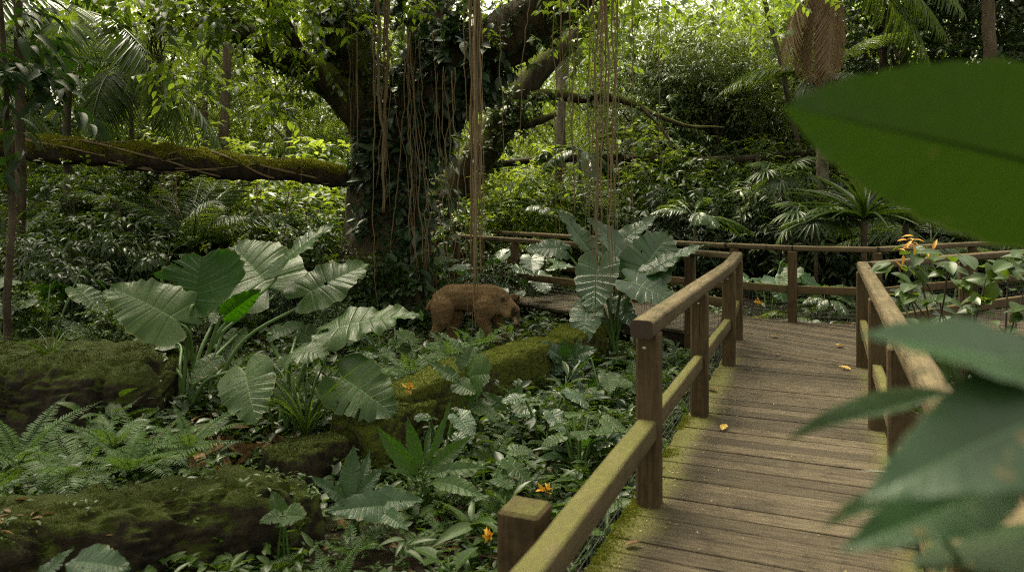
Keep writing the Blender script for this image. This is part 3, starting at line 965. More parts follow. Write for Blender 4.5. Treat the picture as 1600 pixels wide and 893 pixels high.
    d = nrm(nrm(flow + 1e-4) + nq * 0.55 + rng.normal(0, .22, q.shape))
    w = 0.05
    tm = (np.array([[0, -w, 0], [0, w, 0], [0.6, w * .7, -.02], [0.6, -w * .7, -.02], [1, .01, -.08], [1, -.01, -.08]]),
          np.array([[0, 1, 2, 3], [3, 2, 4, 5]]), np.zeros((6, 2)))
    fr = frames(d, nq + rng.normal(0, .3, q.shape))
    g = G().many(tm, fr * (ln * rng.uniform(.6, 1.2, len(q)))[:, None, None], q - nq * 0.003)
    h = g.build('hair', M['fur'], root)
    at = h.data.attributes.new('coat', 'FLOAT_COLOR', 'POINT')
    cc = coat(q) * rng.uniform(.75, 1.25, (len(q), 1))
    at.data.foreach_set('color', np.c_[np.repeat(cc, 6, 0), np.ones(len(q) * 6)].astype(np.float32).ravel())
    h['kind'] = 'stuff'
    for s in (-1, 1):
        bm = bmesh.new(); bmesh.ops.create_icosphere(bm, subdivisions=2, radius=.0125)
        me = bpy.data.meshes.new('eye'); bm.to_mesh(me); bm.free(); me.materials.append(M['eye'])
        link('eye', me, root, (.605 if s < 0 else .64, -.05 + s * .072, .418))
    bm = bmesh.new(); bmesh.ops.create_icosphere(bm, subdivisions=2, radius=.024, matrix=Matrix.Diagonal((.9, 1.1, .8, 1)))
    me = bpy.data.meshes.new('nose'); bm.to_mesh(me); bm.free(); me.materials.append(M['nose'])
    link('nose', me, root, (.652, -.075, .275))
    return root


BEAR = build_bear()
# ------------------------------------------------------------------ leaf templates
def leaf_tm(ns=4, w=0.4, peak=0.42, fold=0.18, droop=0.2, sharp=0.85, seg=3):
    """small leaf of unit length along X, uv = (along, across)"""
    u = np.linspace(0, 1, ns + 1)
    a = math.log(0.5) / math.log(peak)
    f = np.sin(PI * np.clip(u, 0, 1) ** a) ** sharp
    f[0] = 0.06; f[-1] = 0.02
    c = np.linspace(-1, 1, seg)
    V = np.zeros((ns + 1, seg, 3)); UV = np.zeros((ns + 1, seg, 2))
    V[..., 0] = u[:, None]
    V[..., 1] = f[:, None] * w / 2 * c[None]
    V[..., 2] = np.abs(V[..., 1]) * fold * 2 - droop * u[:, None] ** 2
    UV[..., 0] = u[:, None]; UV[..., 1] = (c[None] + 1) / 2
    i, j = np.meshgrid(np.arange(ns), np.arange(seg - 1), indexing='ij')
    Q = np.stack([i * seg + j, (i + 1) * seg + j, (i + 1) * seg + j + 1, i * seg + j + 1], -1).reshape(-1, 4)
    return V.reshape(-1, 3), Q[:, ::-1], UV.reshape(-1, 2)


LT = dict(oval=leaf_tm(4, .46), narrow=leaf_tm(4, .26, .45, .2, .25), broad=leaf_tm(4, .66, .4, .12, .22), lance=leaf_tm(5, .30, .42, .25, .35),
          tiny=leaf_tm(2, .6, .45, .15, .1), strap=leaf_tm(4, .055, .3, .4, .18, .5), wstrap=leaf_tm(4, .062, .35, .4, .22, .5), pinna=leaf_tm(3, .16, .3, .2, .12, .6))


def leaf_blade(L, W, seed=0, droop=0.25, cup=0.10, wave=0.03, heart=1.0, ns=44, nt=13, curl=0.0, twist=0.0, plain=False):
    """broad heart-shaped blade; midrib along X from the stalk; returns V, Q, UV"""
    r = np.random.default_rng(seed)
    s = np.linspace(0, 1, ns); t = np.linspace(-1, 1, 2 * nt - 1)
    if heart > 0:
        phi = np.interp(s, [0, .04, .10, .2, .4, .7, 1], np.radians([158, 140, 112, 86, 66, 48, 15]))
        ln = np.interp(s, [0, .04, .10, .2, .35, .55, .75, .9, 1], np.array([.36, .45, .50, .50, .475, .40, .27, .13, .0]) * W / 0.9)
        ln = ln * (1 - (1 - heart) * np.interp(s, [0, .12, .3], [1, .6, 0]))
    else:
        phi = np.interp(s, [0, .2, .5, 1], np.radians([50, 55, 48, 15]))
        ln = W / 2 * 1.25 * np.sin(PI * np.clip(s, 0, 1) ** 0.8) ** 0.75
    ln = ln * (1 + (0.006 if plain else 0.03) * np.sin(s * 33 + r.uniform(0, 6)) + 0.02 * np.sin(s * 71 + r.uniform(0, 6)))
    S, T = np.meshgrid(s, t, indexing='ij')
    A = np.abs(T); sg = np.sign(T)
    nick = 1 + (0.0 if plain else 0.035) * np.sin(S * 57 + sg * 2 + r.uniform(0, 6)) * A ** 6
    x = S * 0.74 + ln[:, None] * A * np.cos(phi)[:, None] * (1 - 0.12 * A) * nick
    y = ln[:, None] * T * np.sin(phi)[:, None] * nick
    lenw = ln[:, None] * A
    z = cup * lenw * 1.6 - 0.55 * cup * lenw ** 2 * 6
    z = z + (0.002 if plain else 0.008 if heart > 0 else .003) * np.sin(2 * PI * 9 * S) * A * (1 - 0.3 * A) * np.clip(ln[:, None] / .3, 0, 1)
    ph = r.uniform(0, 6, 4)
    z = z + wave * .62 * A ** 3 * (np.sin(17 * S + ph[0] + sg) + 0.5 * np.sin(41 * S + ph[1] - sg * 2) + .35 * np.sin(73 * S + ph[2]))
    z = z + 0.03 * np.sin(4 * x + ph[2]) * np.sin(5 * y + ph[3])
    z = z - droop * (np.clip(x, -.5, 1)) ** 2 - curl * np.abs(y) ** 2 * 2
    if twist:
        a = twist * x; y, z = y * np.cos(a) - z * np.sin(a), y * np.sin(a) + z * np.cos(a)
    V = np.stack([x, y, z], -1).reshape(-1, 3) * L
    m = len(t)
    i, j = np.meshgrid(np.arange(ns - 1), np.arange(m - 1), indexing='ij')
    Q = np.stack([i * m + j, (i + 1) * m + j, (i + 1) * m + j + 1, i * m + j + 1], -1).reshape(-1, 4)
    UV = np.stack([S, (T + 1) / 2], -1).reshape(-1, 2)
    return V, Q, UV


def big_leaf(root, base, attach, tip, normal, W=0.9, mat='ear', seed=0, droop=0.2, cup=0.1, wave=0.03, heart=1.0, stalk=0.012, curl=0.0, rise=0.35, twist=0.0, stalkmat='stalk', cut=0.74, plain=False):
    """leaf part (blade) with its stalk from the plant base; world coordinates"""
    o3 = np.array(root.location)
    attach = np.asarray(attach, float); tip = np.asarray(tip, float); base = np.asarray(base, float)
    L = np.linalg.norm(tip - attach) / (cut + 0.02)
    V, Q, UV = leaf_blade(L, W / (1.6 if heart > 0 else 2.0), seed, droop, cup, wave, heart, curl=curl, twist=twist, plain=plain) if L > 0 else None
    V = V / 1.0
    # undo the sag of the tip so that it lands where it should
    fr = frames(tip - attach, np.asarray(normal, float))
    tipz = -droop * 0.74 ** 2
    a = math.atan2(-tipz, 0.74)
    Rr = np.array([[math.cos(a), 0, -math.sin(a)], [0, 1, 0], [math.sin(a), 0, math.cos(a)]])
    V = V @ Rr.T
    W3 = V @ fr.T + attach - o3
    rr = np.random.default_rng(seed + 7)
    if not plain and heart > 0:
        sg, tg = np.meshgrid(np.arange(43) / 43, np.linspace(-1, 1, 24), indexing='ij')
        bad = np.zeros(sg.shape, bool)
        for _ in range(int(rr.integers(0, 4))):
            cs, ct, w = rr.uniform(.2, .85), rr.uniform(-1, 1), rr.uniform(.012, .03)
            bad |= ((sg - cs) / w) ** 2 + ((tg - ct) / (w * 3.2)) ** 2 < 1
        for _ in range(int(rr.integers(0, 3))):
            cs, sd, ln = rr.uniform(.25, .8), rr.choice([-1, 1]), rr.uniform(.5, .8)
            bad |= (np.abs(sg - cs) < .013) & (tg * sd > ln)
        Q = Q[~bad.ravel()]
    leaf = G().add(W3, Q, None, UV).build('leaf', M[mat], root)
    # midrib underneath and the stalk
    h = np.linalg.norm(attach - base)
    c1 = base + (attach - base) * 0.35 + np.array([0, 0, h * rise * 0.55])
    back = -fr[:, 0] * 0.10 * L - fr[:, 2] * 0.05 * L
    pts = catmull([base, c1, attach + back * 1.0 + [0, 0, -0.01], attach], 18)
    g = G(); tube(g, pts - o3, np.linspace(stalk * 1.35, stalk * 0.75, 18), 8, 0.06, seed)
    g.build('stalk', M[stalkmat], root)
    return leaf


# the large clump on the left ---------------------------------------------------------
def clump_left():
    bx = P(300, 640, 6.2)
    z = gz(bx[0], bx[1]); bx[2] = z
    t = thing('elephant_ear', 'large elephant ear clump on the left with broad upright and drooping heart-shaped leaves', 'plant', tuple(bx), 'elephant ear plants')
    b2 = P(455, 690, 6.0); b2[2] = gz(b2[0], b2[1])
    # attach px, tip px, distances, normal, options
    LS = [
        ((278, 503), 6.0, (168, 447), 6.15, (-.10, -.75, .85), dict(W=.92, droop=.10, cup=.05), 0),
        ((303, 476), 6.1, (316, 402), 6.35, (.1, 1.0, .30), dict(W=2.7, droop=.05, cup=.10, heart=.4, mat='eyoung'), 0),
        ((418, 447), 6.9, (362, 386), 7.35, (.1, -.72, .75), dict(W=1.35, droop=.12), 0),
        ((432, 425), 6.6, (528, 345), 6.9, (-.50, -.35, .62), dict(W=.68, droop=.1, heart=.7, twist=.3), 0),
        ((478, 465), 6.6, (578, 408), 6.9, (-.25, -.8, .75), dict(W=.95, droop=.08, wave=.04), 0),
        ((512, 512), 6.1, (666, 496), 6.0, (.05, -.42, .9), dict(W=.66, droop=.30, wave=.045, curl=.5), 1),
        ((458, 552), 5.9, (508, 556), 5.75, (.0, -.45, .9), dict(W=1.25, droop=.35, wave=.06, cup=.04), 1),
        ((383, 580), 5.7, (402, 662), 5.35, (.02, -.92, .35), dict(W=1.05, droop=.18, cup=.07), 0),
        ((535, 590), 5.8, (620, 650), 5.5, (-.12, -.85, .55), dict(W=1.0, droop=.16, wave=.045), 1),
        ((352, 492), 6.2, (410, 450), 6.2, (.55, .6, .5), dict(W=.62, droop=.1, cup=.35, mat='eyoung'), 0),
        ((270, 535), 6.5, (188, 541), 6.7, (.0, -.22, .95), dict(W=.6, droop=.25), 0),
        ((352, 470), 6.9, (330, 510), 6.6, (.1, -.8, .4), dict(W=.8, droop=.2), 0),
        ((400, 430), 7.2, (450, 440), 7.0, (.1, -.7, .6), dict(W=.9, droop=.2), 0),
        ((335, 560), 6.0, (298, 602), 5.8, (-.1, -.8, .5), dict(W=.8, droop=.2), 0),
        ((252, 558), 6.3, (196, 578), 6.2, (-.1, -.5, .8), dict(W=.7, droop=.25), 0),
        ((425, 522), 6.4, (478, 505), 6.4, (.1, -.6, .75), dict(W=.75, droop=.2), 1),
        ((372, 520), 6.6, (352, 565), 6.4, (.0, -.8, .5), dict(W=.85, droop=.2), 0),
        ((430, 600), 5.9, (455, 640), 5.8, (.1, -.8, .5), dict(W=.75, droop=.25), 1),
        ((545, 560), 6.3, (600, 555), 6.3, (.0, -.5, .85), dict(W=.6, droop=.3), 1),
        ((225, 480), 7.0, (180, 505), 6.9, (-.1, -.7, .6), dict(W=.8, droop=.2), 0),
        ((470, 520), 6.8, (520, 545), 6.7, (.1, -.7, .6), dict(W=.7, droop=.2), 1),
    ]
    for k, (a, ya, tp, yt, nn, kw, w) in enumerate(LS):
        base = (bx if w == 0 else b2) + rng.normal(0, .06, 3) * [1, 1, 0]
        big_leaf(t, base, P(*a, ya), P(*tp, yt), nn, seed=100 + k, stalk=.014, **dict(kw, W=kw['W'] * .9))
    for k in range(7):      # bare young stalks
        base = (bx if k < 4 else b2) + rng.normal(0, .08, 3) * [1, 1, 0]
        top = base + np.array([rng.normal(0, .12), rng.normal(0, .1), rng.uniform(.3, .6)])
        g = G(); tube(g, catmull([base - np.array(t.location), (base + top) / 2 + rng.normal(0, .03, 3) - np.array(t.location), top - np.array(t.location)], 10), np.linspace(.016, .006, 10), 7)
        g.build('stalk', M['stalk'], t)
    return t


clump_left()


def clump_right():
    bx = P(955, 575, 9.3); bx[2] = gz(bx[0], bx[1])
    t = thing('elephant_ear', 'glossy elephant ear clump with upright and hanging leaves left of the cut rail end', 'plant', tuple(bx), 'elephant ear plants')
    LS = [
        ((985, 408), 9.4, (915, 338), 9.5, (.45, -.8, .45), dict(W=.62, droop=.1, cup=.15)),
        ((928, 400), 9.6, (868, 322), 9.9, (.5, -.7, .4), dict(W=.42, droop=.1, cup=.2)),
        ((1002, 425), 9.1, (1046, 366), 9.2, (-.25, -.9, .5), dict(W=1.25, droop=.12)),
        ((965, 385), 9.7, (1032, 332), 9.8, (-.35, -.5, .75), dict(W=.55, droop=.12, cup=.15)),
        ((1010, 425), 9.0, (1112, 378), 9.0, (-.35, -.35, .85), dict(W=.40, droop=.15)),
        ((985, 440), 8.8, (1060, 478), 8.6, (.1, -.65, .75), dict(W=.95, droop=.15, wave=.04)),
        ((935, 412), 9.2, (925, 490), 8.9, (-.35, -.85, .25), dict(W=.95, droop=.12, cup=.12)),
        ((918, 478), 9.0, (912, 542), 8.7, (-.35, -.85, .25), dict(W=.85, droop=.15, cup=.12)),
        ((880, 392), 9.6, (822, 390), 9.6, (-.2, -.6, .75), dict(W=.8, droop=.4)),
        ((950, 390), 9.8, (935, 350), 10.0, (.2, .9, .4), dict(W=.9, droop=.1)),
        ((960, 470), 9.3, (1000, 520), 9.0, (.2, -.8, .5), dict(W=.6, droop=.3)),
    ]
    for k, (a, ya, tp, yt, nn, kw) in enumerate(LS):
        big_leaf(t, bx + rng.normal(0, .07, 3) * [1, 1, 0], P(*a, ya), P(*tp, yt), nn, seed=200 + k, stalk=.016, mat='gloss', **kw)
    return t


clump_right()


def broad_plant(name, label, base, leaves, mat='eardark', group=None, stalk=.008, cat='plant', **kw0):
    t = thing(name, label, cat, tuple(base), group)
    for k, (a, tp, nn, kw) in enumerate(leaves):
        d = dict(kw0); d.update(kw)
        big_leaf(t, np.array(base) + rng.normal(0, .02, 3) * [1, 1, 0], a, tp, nn, seed=int(rng.integers(1e6)), stalk=stalk, mat=mat, **d)
    return t


def on_ground(px, py, Y):
    q = P(px, py, Y); q[2] = gz(q[0], q[1]); return q


# lance-leaved plants in the middle of the foreground
b = on_ground(660, 775, 5.0)
S = lambda px, py, Y: P(px, py, Y)
broad_plant('peace_lily', 'long lance-leaved plant with eight glossy arching leaves in the middle foreground', b, [
    (S(655, 742, 5.0), S(588, 665, 4.95), (-.4, -.8, .5), dict(W=.42)),
    (S(658, 735, 5.05), S(637, 648, 5.1), (-.2, -.9, .3), dict(W=.40)),
    (S(662, 730, 5.1), S(708, 615, 5.3), (.6, -.5, .3), dict(W=.18)),
    (S(668, 738, 5.0), S(736, 680, 5.0), (.1, -.8, .6), dict(W=.42)),
    (S(670, 742, 4.95), S(765, 730, 4.8), (.1, -.6, .8), dict(W=.34, droop=.3)),
    (S(655, 750, 4.95), S(600, 738, 4.7), (-.2, -.6, .8), dict(W=.36, droop=.3)),
    (S(664, 728, 5.1), S(672, 655, 5.3), (.3, -.9, .2), dict(W=.24)),
    (S(672, 752, 4.9), S(762, 782, 4.6), (.1, -.6, .8), dict(W=.4, droop=.3)),
], 'ear', heart=0, droop=.15, cup=.18, wave=.012, cut=.74)
b = on_ground(552, 800, 4.7)
broad_plant('broadleaf_herb', 'low plant with wide dark oval leaves spread beside the lower boulder end', b, [
    (S(545, 775, 4.7), S(553, 692, 4.8), (.05, -.98, .2), dict(W=.5)),
    (S(556, 775, 4.7), S(600, 728, 4.8), (.1, -.9, .4), dict(W=.5)),
    (S(620, 790, 4.55), S(505, 800, 4.35), (0, -.72, .7), dict(W=.55, droop=.1)),
    (S(568, 785, 4.6), S(664, 780, 4.45), (.1, -.7, .75), dict(W=.5, droop=.2)),
    (S(540, 785, 4.7), S(484, 742, 4.6), (-.3, -.5, .8), dict(W=.4, droop=.25)),
    (S(562, 770, 4.8), S(578, 700, 5.0), (.3, -.8, .4), dict(W=.34)),
    (S(590, 795, 4.5), S(640, 830, 4.3), (.1, -.6, .8), dict(W=.45, droop=.25)),
], 'eardark', heart=.25, droop=.12, cup=.12, wave=.02)
b = on_ground(448, 850, 4.2)
broad_plant('arrowhead_plant', 'small arrow-leaved seedling growing by the lower right end of the long boulder', b, [
    (S(440, 800, 4.15), S(425, 766, 4.2), (-.3, -.85, .5), dict(W=.8)),
    (S(444, 804, 4.1), S(478, 808, 4.0), (.1, -.6, .8), dict(W=.9)),
    (S(438, 805, 4.1), S(404, 818, 4.0), (-.1, -.6, .8), dict(W=.8)),
], 'ear', droop=.15, stalk=.005)
b = on_ground(120, 930, 3.3)
broad_plant('broadleaf_herb', 'two large oval leaves rising from the bottom edge at the left', b, [
    (S(50, 915, 3.2), S(120, 852, 3.3), (-.4, -.7, .6), dict(W=.5)),
    (S(112, 880, 3.2), S(206, 886, 3.1), (.1, -.6, .8), dict(W=.6)),
    (S(120, 900, 3.2), S(160, 925, 3.0), (.1, -.6, .8), dict(W=.6)),
], 'eardark', heart=.2, droop=.12, stalk=.006)
b = on_ground(735, 650, 6.3)
broad_plant('arrowhead_plant', 'tall slender plant with a pale heart leaf standing before the mossy block', b, [
    (S(735, 590, 6.1), S(765, 583, 5.9), (.0, -.9, .5), dict(W=1.6)),
    (S(720, 548, 6.3), S(680, 515, 6.3), (.0, -.2, .95), dict(W=.5)),
    (S(712, 590, 6.1), S(665, 563, 6.1), (-.2, -.6, .8), dict(W=.5)),
    (S(742, 630, 6.0), S(780, 662, 5.8), (.2, -.7, .6), dict(W=.6, droop=.3)),
    (S(730, 570, 6.2), S(740, 540, 6.3), (.0, -.9, .4), dict(W=1.3)),
    (S(715, 600, 6.1), S(745, 615, 5.9), (.0, -.7, .6), dict(W=.7)),
], 'ear', droop=.15, stalk=.006)
b = on_ground(885, 600, 8.3)
LSS = []
for a, tp, w in (((880, 560), (838, 535), .7), ((885, 555), (880, 528), .7), ((892, 560), (935, 545), .7), ((890, 565), (930, 575), .65), ((880, 568), (850, 590), .7), ((890, 572), (905, 610), .6), ((878, 572), (838, 572), .6), ((895, 555), (912, 530), .6)):
    LSS.append((S(*a, 8.2), S(*tp, 8.1), (rng.normal(0, .2), -.7, .65), dict(W=w)))
broad_plant('broadleaf_herb', 'bushy dark glossy-leaved plant at the right end of the bright mossy block', b, LSS, 'gloss', droop=.3, heart=.6, stalk=.006)
b = on_ground(800, 665, 6.6)
LSS = [(S(790, 640, 6.5), S(750, 610, 6.5), (-.2, -.7, .7), dict(W=.5)), (S(800, 630, 6.5), S(835, 660, 6.3), (.1, -.7, .7), dict(W=.5)),
       (S(805, 625, 6.6), S(860, 628, 6.5), (.0, -.5, .85), dict(W=.3)), (S(815, 630, 6.5), S(880, 665, 6.3), (.0, -.6, .8), dict(W=.3)),
       (S(798, 632, 6.5), S(815, 600, 6.6), (.3, -.8, .4), dict(W=.7)), (S(795, 645, 6.4), S(775, 690, 6.2), (-.1, -.8, .5), dict(W=.3))]
broad_plant('broadleaf_herb', 'plant with long flat leaves at the foot of the bright mossy block', b, LSS, 'ear', heart=.2, droop=.3, stalk=.005)

# the plant hanging over the path in the right foreground -----------------------------
def front_plant():
    b = np.array([1.38, 1.15, gz(1.38, 1.15)])
    t = thing('elephant_ear', 'tall blurred elephant ear in the right foreground with leaves hanging into the picture', 'plant', tuple(b), 'elephant ear plants')
    big_leaf(t, b, P(1720, 278, 1.02), P(1218, 168, .98), (-.10, .84, .36), seed=301, W=.63, droop=.22, cup=.09, stalk=.014, mat='earthick', wave=.006, plain=True)
    big_leaf(t, b, P(1660, 566, .80), P(1322, 536, .74), (.05, -.50, .85), seed=302, W=.44, droop=.08, cup=.14, stalk=.010, mat='glossnear', wave=.006, heart=.6, plain=True)
    big_leaf(t, b, P(1760, 612, .78), P(1338, 782, .68), (-.20, -.62, .75), seed=303, W=.47, droop=.15, cup=.08, stalk=.011, mat='glossnear', wave=.006, plain=True, heart=.8)
    big_leaf(t, b, P(1590, 748, .78), P(1300, 868, .70), (-.15, -.60, .75), seed=308, W=.36, droop=.2, cup=.12, stalk=.007, mat='glossnear', wave=.006, plain=True, heart=.3)
    big_leaf(t, b, P(1480, 602, .95), P(1220, 702, .90), (-.25, -.25, .80), seed=304, W=.30, droop=.06, cup=.3, stalk=.005, mat='earthick', heart=0, plain=True, wave=.004)
    big_leaf(t, b, P(1420, 775, .85), P(1280, 828, .80), (-.2, -.2, .9), seed=305, W=.32, droop=.2, cup=.2, stalk=.004, mat='earthick', heart=0, plain=True, wave=.004)
    big_leaf(t, b, P(1640, 830, .95), P(1440, 880, .85), (-.1, -.3, -.8), seed=307, W=.9, droop=.2, stalk=.01, mat='earthick', plain=True)
    return t


front_plant()

# ------------------------------------------------------------------ generators
def scatter_leaves(g, tm, pos, d, nrmv, size):
    fr = frames(d, nrmv)
    g.many(tm, fr * np.asarray(size)[:, None, None], pos)


def rnd_dirs(n, r=rng):
    return nrm(r.normal(size=(n, 3)))


def herb_patch(n, xy, tm, leaf, lift, r, nl=6):
    """many small rosettes at ground points xy"""
    g = G()
    z = gh(xy[:, 0], xy[:, 1])
    az = r.uniform(0, 2 * PI, (n, 1)) + np.arange(nl) * 2 * PI / nl + r.normal(0, .35, (n, nl))
    el = r.uniform(-.1, .75, (n, nl))
    d = np.stack([np.cos(az) * np.cos(el), np.sin(az) * np.cos(el), np.sin(el)], -1).reshape(-1, 3)
    sz = (leaf * r.uniform(.5, 1.35, (n, 1)) * r.uniform(.6, 1.15, (n, nl))).ravel()
    h = (lift * r.uniform(.3, 1.3, (n, 1)) * r.uniform(.35, 1.0, (n, nl))).ravel()
    base = np.repeat(np.c_[xy, z], nl, 0)
    pos = base + np.c_[r.normal(0, .015, (n * nl, 2)), h]
    nn = np.tile([0, 0, 1.0], (n * nl, 1)) + r.normal(0, .35, (n * nl, 3))
    scatter_leaves(g, tm, pos, d, nn, sz)
    return g


def frond_mesh(name, L=1.0, npin=26, plen=.3, tm='strap', sag=.35, fwd=.5, vee=.35, mat='palm', taper='palm', stalkfrac=.18, r0=.010, seed=0, pw=1.0, hang=.25):
    """one pinnate frond along X, drooping; rachis and leaflets in one mesh"""
    r = np.random.default_rng(seed)
    u = np.linspace(0, 1, 24)
    pts = np.stack([L * (u - .12 * sag * u ** 3), L * .03 * np.sin(u * 3 + seed), L * (-.75 * sag * u ** 2.2)], -1)
    g = G(); tube(g, pts, np.linspace(r0, r0 * .25, 24), 5)
    k = np.linspace(stalkfrac, .985, npin)
    pos = np.stack([np.interp(k, u, pts[:, i]) for i in range(3)], -1)
    tan = nrm(np.stack([np.interp(k, u, np.gradient(pts[:, i])) for i in range(3)], -1))
    v = (k - stalkfrac) / (1 - stalkfrac)
    ln = plen * (np.sin(PI * np.clip(v * .82 + .14, 0, 1)) ** .8 if taper == 'palm' else np.interp(v, [0, .12, .3, 1], [.55, .95, 1, .06]))
    for s in (-1, 1):
        side = np.cross([0, 0, 1.0], tan) * s
        up = np.cross(tan, np.cross([0, 0, 1.0], tan))
        f = fwd + .25 * v
        d = nrm(tan * f[:, None] + side + np.array([0, 0, 1.0]) * vee * (1 - v[:, None]) - np.array([0, 0, hang]) + r.normal(0, .05, tan.shape))
        scatter_leaves(g, LT[tm], pos, d, up + r.normal(0, .12, tan.shape), ln * r.uniform(.88, 1.08, len(ln)))
    return g.mesh(name, M[mat])


def put(name, me, parent, pos, d, up=(0, 0, 1), s=1.0):
    """child object sharing mesh me, its X axis along d"""
    o = link(name, me, parent)
    fr = frames(np.array(d, float), np.array(up, float))
    m = Matrix(((fr[0, 0], fr[0, 1], fr[0, 2], pos[0]), (fr[1, 0], fr[1, 1], fr[1, 2], pos[1]), (fr[2, 0], fr[2, 1], fr[2, 2], pos[2]), (0, 0, 0, 1)))
    o.matrix_local = m @ Matrix.Scale(s, 4)
    return o


FERN = [frond_mesh('fern_frond', .75, 34, .13, 'pinna', .5, .25, .1, 'fern', 'fern', .10, .004, k, hang=.1) for k in range(3)]


def fern(label, loc, n, size, group=None, az0=0, az1=2 * PI, el=(.35, .95), mats=None, cat='fern'):
    t = thing('fern', label, cat, tuple(loc), group)
    for k in range(n):
        a = az0 + (az1 - az0) * (k + rng.uniform(-.3, .3)) / max(n, 1); e = rng.uniform(*el)
        put('frond', FERN[k % 3], t, (0, 0, .02), (math.cos(a) * math.cos(e), math.sin(a) * math.cos(e), math.sin(e)), (rng.normal(0, .2), rng.normal(0, .2), 1), size * rng.uniform(.75, 1.15))
    return t


# hand-placed ferns
def fern_at(label, basep, tips):
    t = thing('fern', label, 'fern', tuple(basep))
    for k, tp in enumerate(tips):
        d = np.array(tp) - np.array(basep)
        L = np.linalg.norm(d)
        a = d / L + np.array([0, 0, .30])
        put('frond', FERN[k % 3], t, (0, 0, 0), a, (0, 0, 1), L / .70)
    return t


b = P(95, 745, 4.6)
fern_at('arching fern at the left edge with one frond hanging over the boulder', b, [S(65, 838, 3.9), S(182, 765, 4.2), S(5, 760, 4.2), S(140, 692, 5.0), S(30, 700, 5.0), S(120, 770, 4.0), S(60, 735, 4.0)])
b = P(205, 735, 5.0)
fern_at('pale fern between the two boulders, below the elephant ear stalks', b, [S(258, 700, 4.7), S(165, 690, 5.0), S(215, 662, 5.4), S(265, 735, 4.5), S(150, 742, 4.6), S(235, 670, 5.2), S(285, 690, 5.0), S(330, 640, 5.1)])
b = on_ground(620, 590, 7.4)
fern_at('bright fresh fern beneath the bear, behind the mossy blocks', b, [S(565, 545, 7.2), S(600, 530, 7.6), S(640, 528, 7.7), S(690, 545, 7.3), S(560, 585, 6.9), S(640, 590, 6.8), S(690, 580, 7.0), S(580, 560, 7.0), S(665, 560, 7.0), S(545, 570, 7.2)])
b = on_ground(520, 905, 3.9)
fern_at('small bright fern at the bottom edge below the wide dark leaves', b, [S(468, 862, 3.8), S(548, 838, 4.0), S(575, 870, 3.7), S(500, 840, 4.1), S(530, 880, 3.6)])
b = on_ground(920, 690, 6.6)
fern_at('low fern in the undergrowth left of the railing posts', b, [S(975, 640, 6.6), S(890, 650, 6.6), S(950, 700, 6.2), S(900, 710, 6.2), S(940, 640, 6.9)])

# countable young plants among the ground cover
def seedling_proto(kind):
    r = np.random.default_rng(300 + kind); g = G(); n = (9, 7, 11, 6)[kind]
    tm = LT[('lance', 'oval', 'narrow', 'broad')[kind]]; L = (.26, .17, .20, .20)[kind]
    az = np.arange(n) * 2.4 + r.normal(0, .3, n); e = r.uniform(.15, 1.0, n)
    d = np.c_[np.cos(az) * np.cos(e), np.sin(az) * np.cos(e), np.sin(e)]
    h = r.uniform(.3, 1, n) * (.10, .26, .30, .24)[kind]
    pos = np.c_[r.normal(0, .012, (n, 2)) + d[:, :2] * .05, h]
    scatter_leaves(g, tm, pos, d, np.tile([0, 0, 1.0], (n, 1)) + r.normal(0, .25, (n, 3)), L * r.uniform(.7, 1.2, n))
    f = g.mesh('foliage', M[('eardark2', 'herb', 'shrub', 'herb')[kind]])
    g = G(); tube(g, [(0, 0, -.03), (.004, .003, h.max() * .5), (0, 0, h.max())], .005, 5)
    for p_ in pos: tube(g, [(0, 0, p_[2] * .75), tuple(p_)], .003, 4, cap=False)
    return f, g.mesh('stem', M['stalk'])


M['eardark2'] = leaf_mat('seedling_leaf', (0.016, 0.045, 0.018), (0.034, 0.078, 0.028), (0.09, 0.2, 0.02), 0.4, 0.2)
SEED = [seedling_proto(k) for k in range(4)]
placed = 0
while placed < 64:
    y = rng.uniform(3.6, 9.5); x = rng.uniform(-y * .7, left_edge(y) - .3)
    if y < 5.6 and x / y * F + 800 < 590: continue
    k = placed % 4
    t = thing('young_plant', ('rosette of lance leaves', 'stemmed seedling with oval leaves', 'slim seedling with narrow leaves', 'seedling with broad leaves')[k] + ' rising above the low ground cover', 'plant', (x, y, gz(x, y)), ('lance-leaved', 'oval-leaved', 'narrow-leaved', 'broad-leaved')[k] + ' seedlings in the ground cover', rng.uniform(0, 6.28))
    link('foliage', SEED[k][0], t); link('stem', SEED[k][1], t)
    t.scale = [rng.uniform(.8, 1.5)] * 3; placed += 1

for x, y, z in ((-.62, 7.5, .05), (-.95, 6.95, .0), (-1.3, 6.5, -.02), (-.35, 7.95, .05), (-1.55, 6.1, -.05)):
    fern('bright fern spilling over the back of the mossy ledge', (x, y, z), 8, rng.uniform(.55, .75), 'ferns behind the mossy ledge', el=(.35, 1.0))
for x, y in ((-.75, 8.9), (-.35, 9.05), (-1.05, 9.1)):
    fern('small fern growing at the feet of the bear', (x, y, gz(x, y)), 7, .5, 'ferns at the feet of the bear', el=(.4, 1.0))
for k, (x, y, z, sc) in enumerate(((-2.95, 5.05, None, .62), (-2.45, 4.95, None, .6), (-3.5, 4.75, None, .7), (-2.95, 4.45, .06, .55), (-2.45, 4.55, .12, .42), (-1.95, 4.5, .14, .40), (-2.15, 4.15, .12, .34), (-3.25, 4.1, .0, .5))):
    fern('pale fern in the bank of ferns between the two dark boulders', (x, y, gz(x, y) + .08 if z is None else z), 8, sc * 1.35, 'ferns between the boulders', el=(.45, 1.15))
for x, y in ((-.2, 5.6), (.5, 6.3), (-.6, 5.2), (.9, 7.2), (.2, 6.8), (-.15, 4.7), (1.3, 7.9), (.55, 5.5)):
    fern('green fern in the undergrowth between the mossy ledge and the near railing', (x, y, gz(x, y)), 7, rng.uniform(.5, .75), 'ferns below the mossy ledge', el=(.45, 1.15))
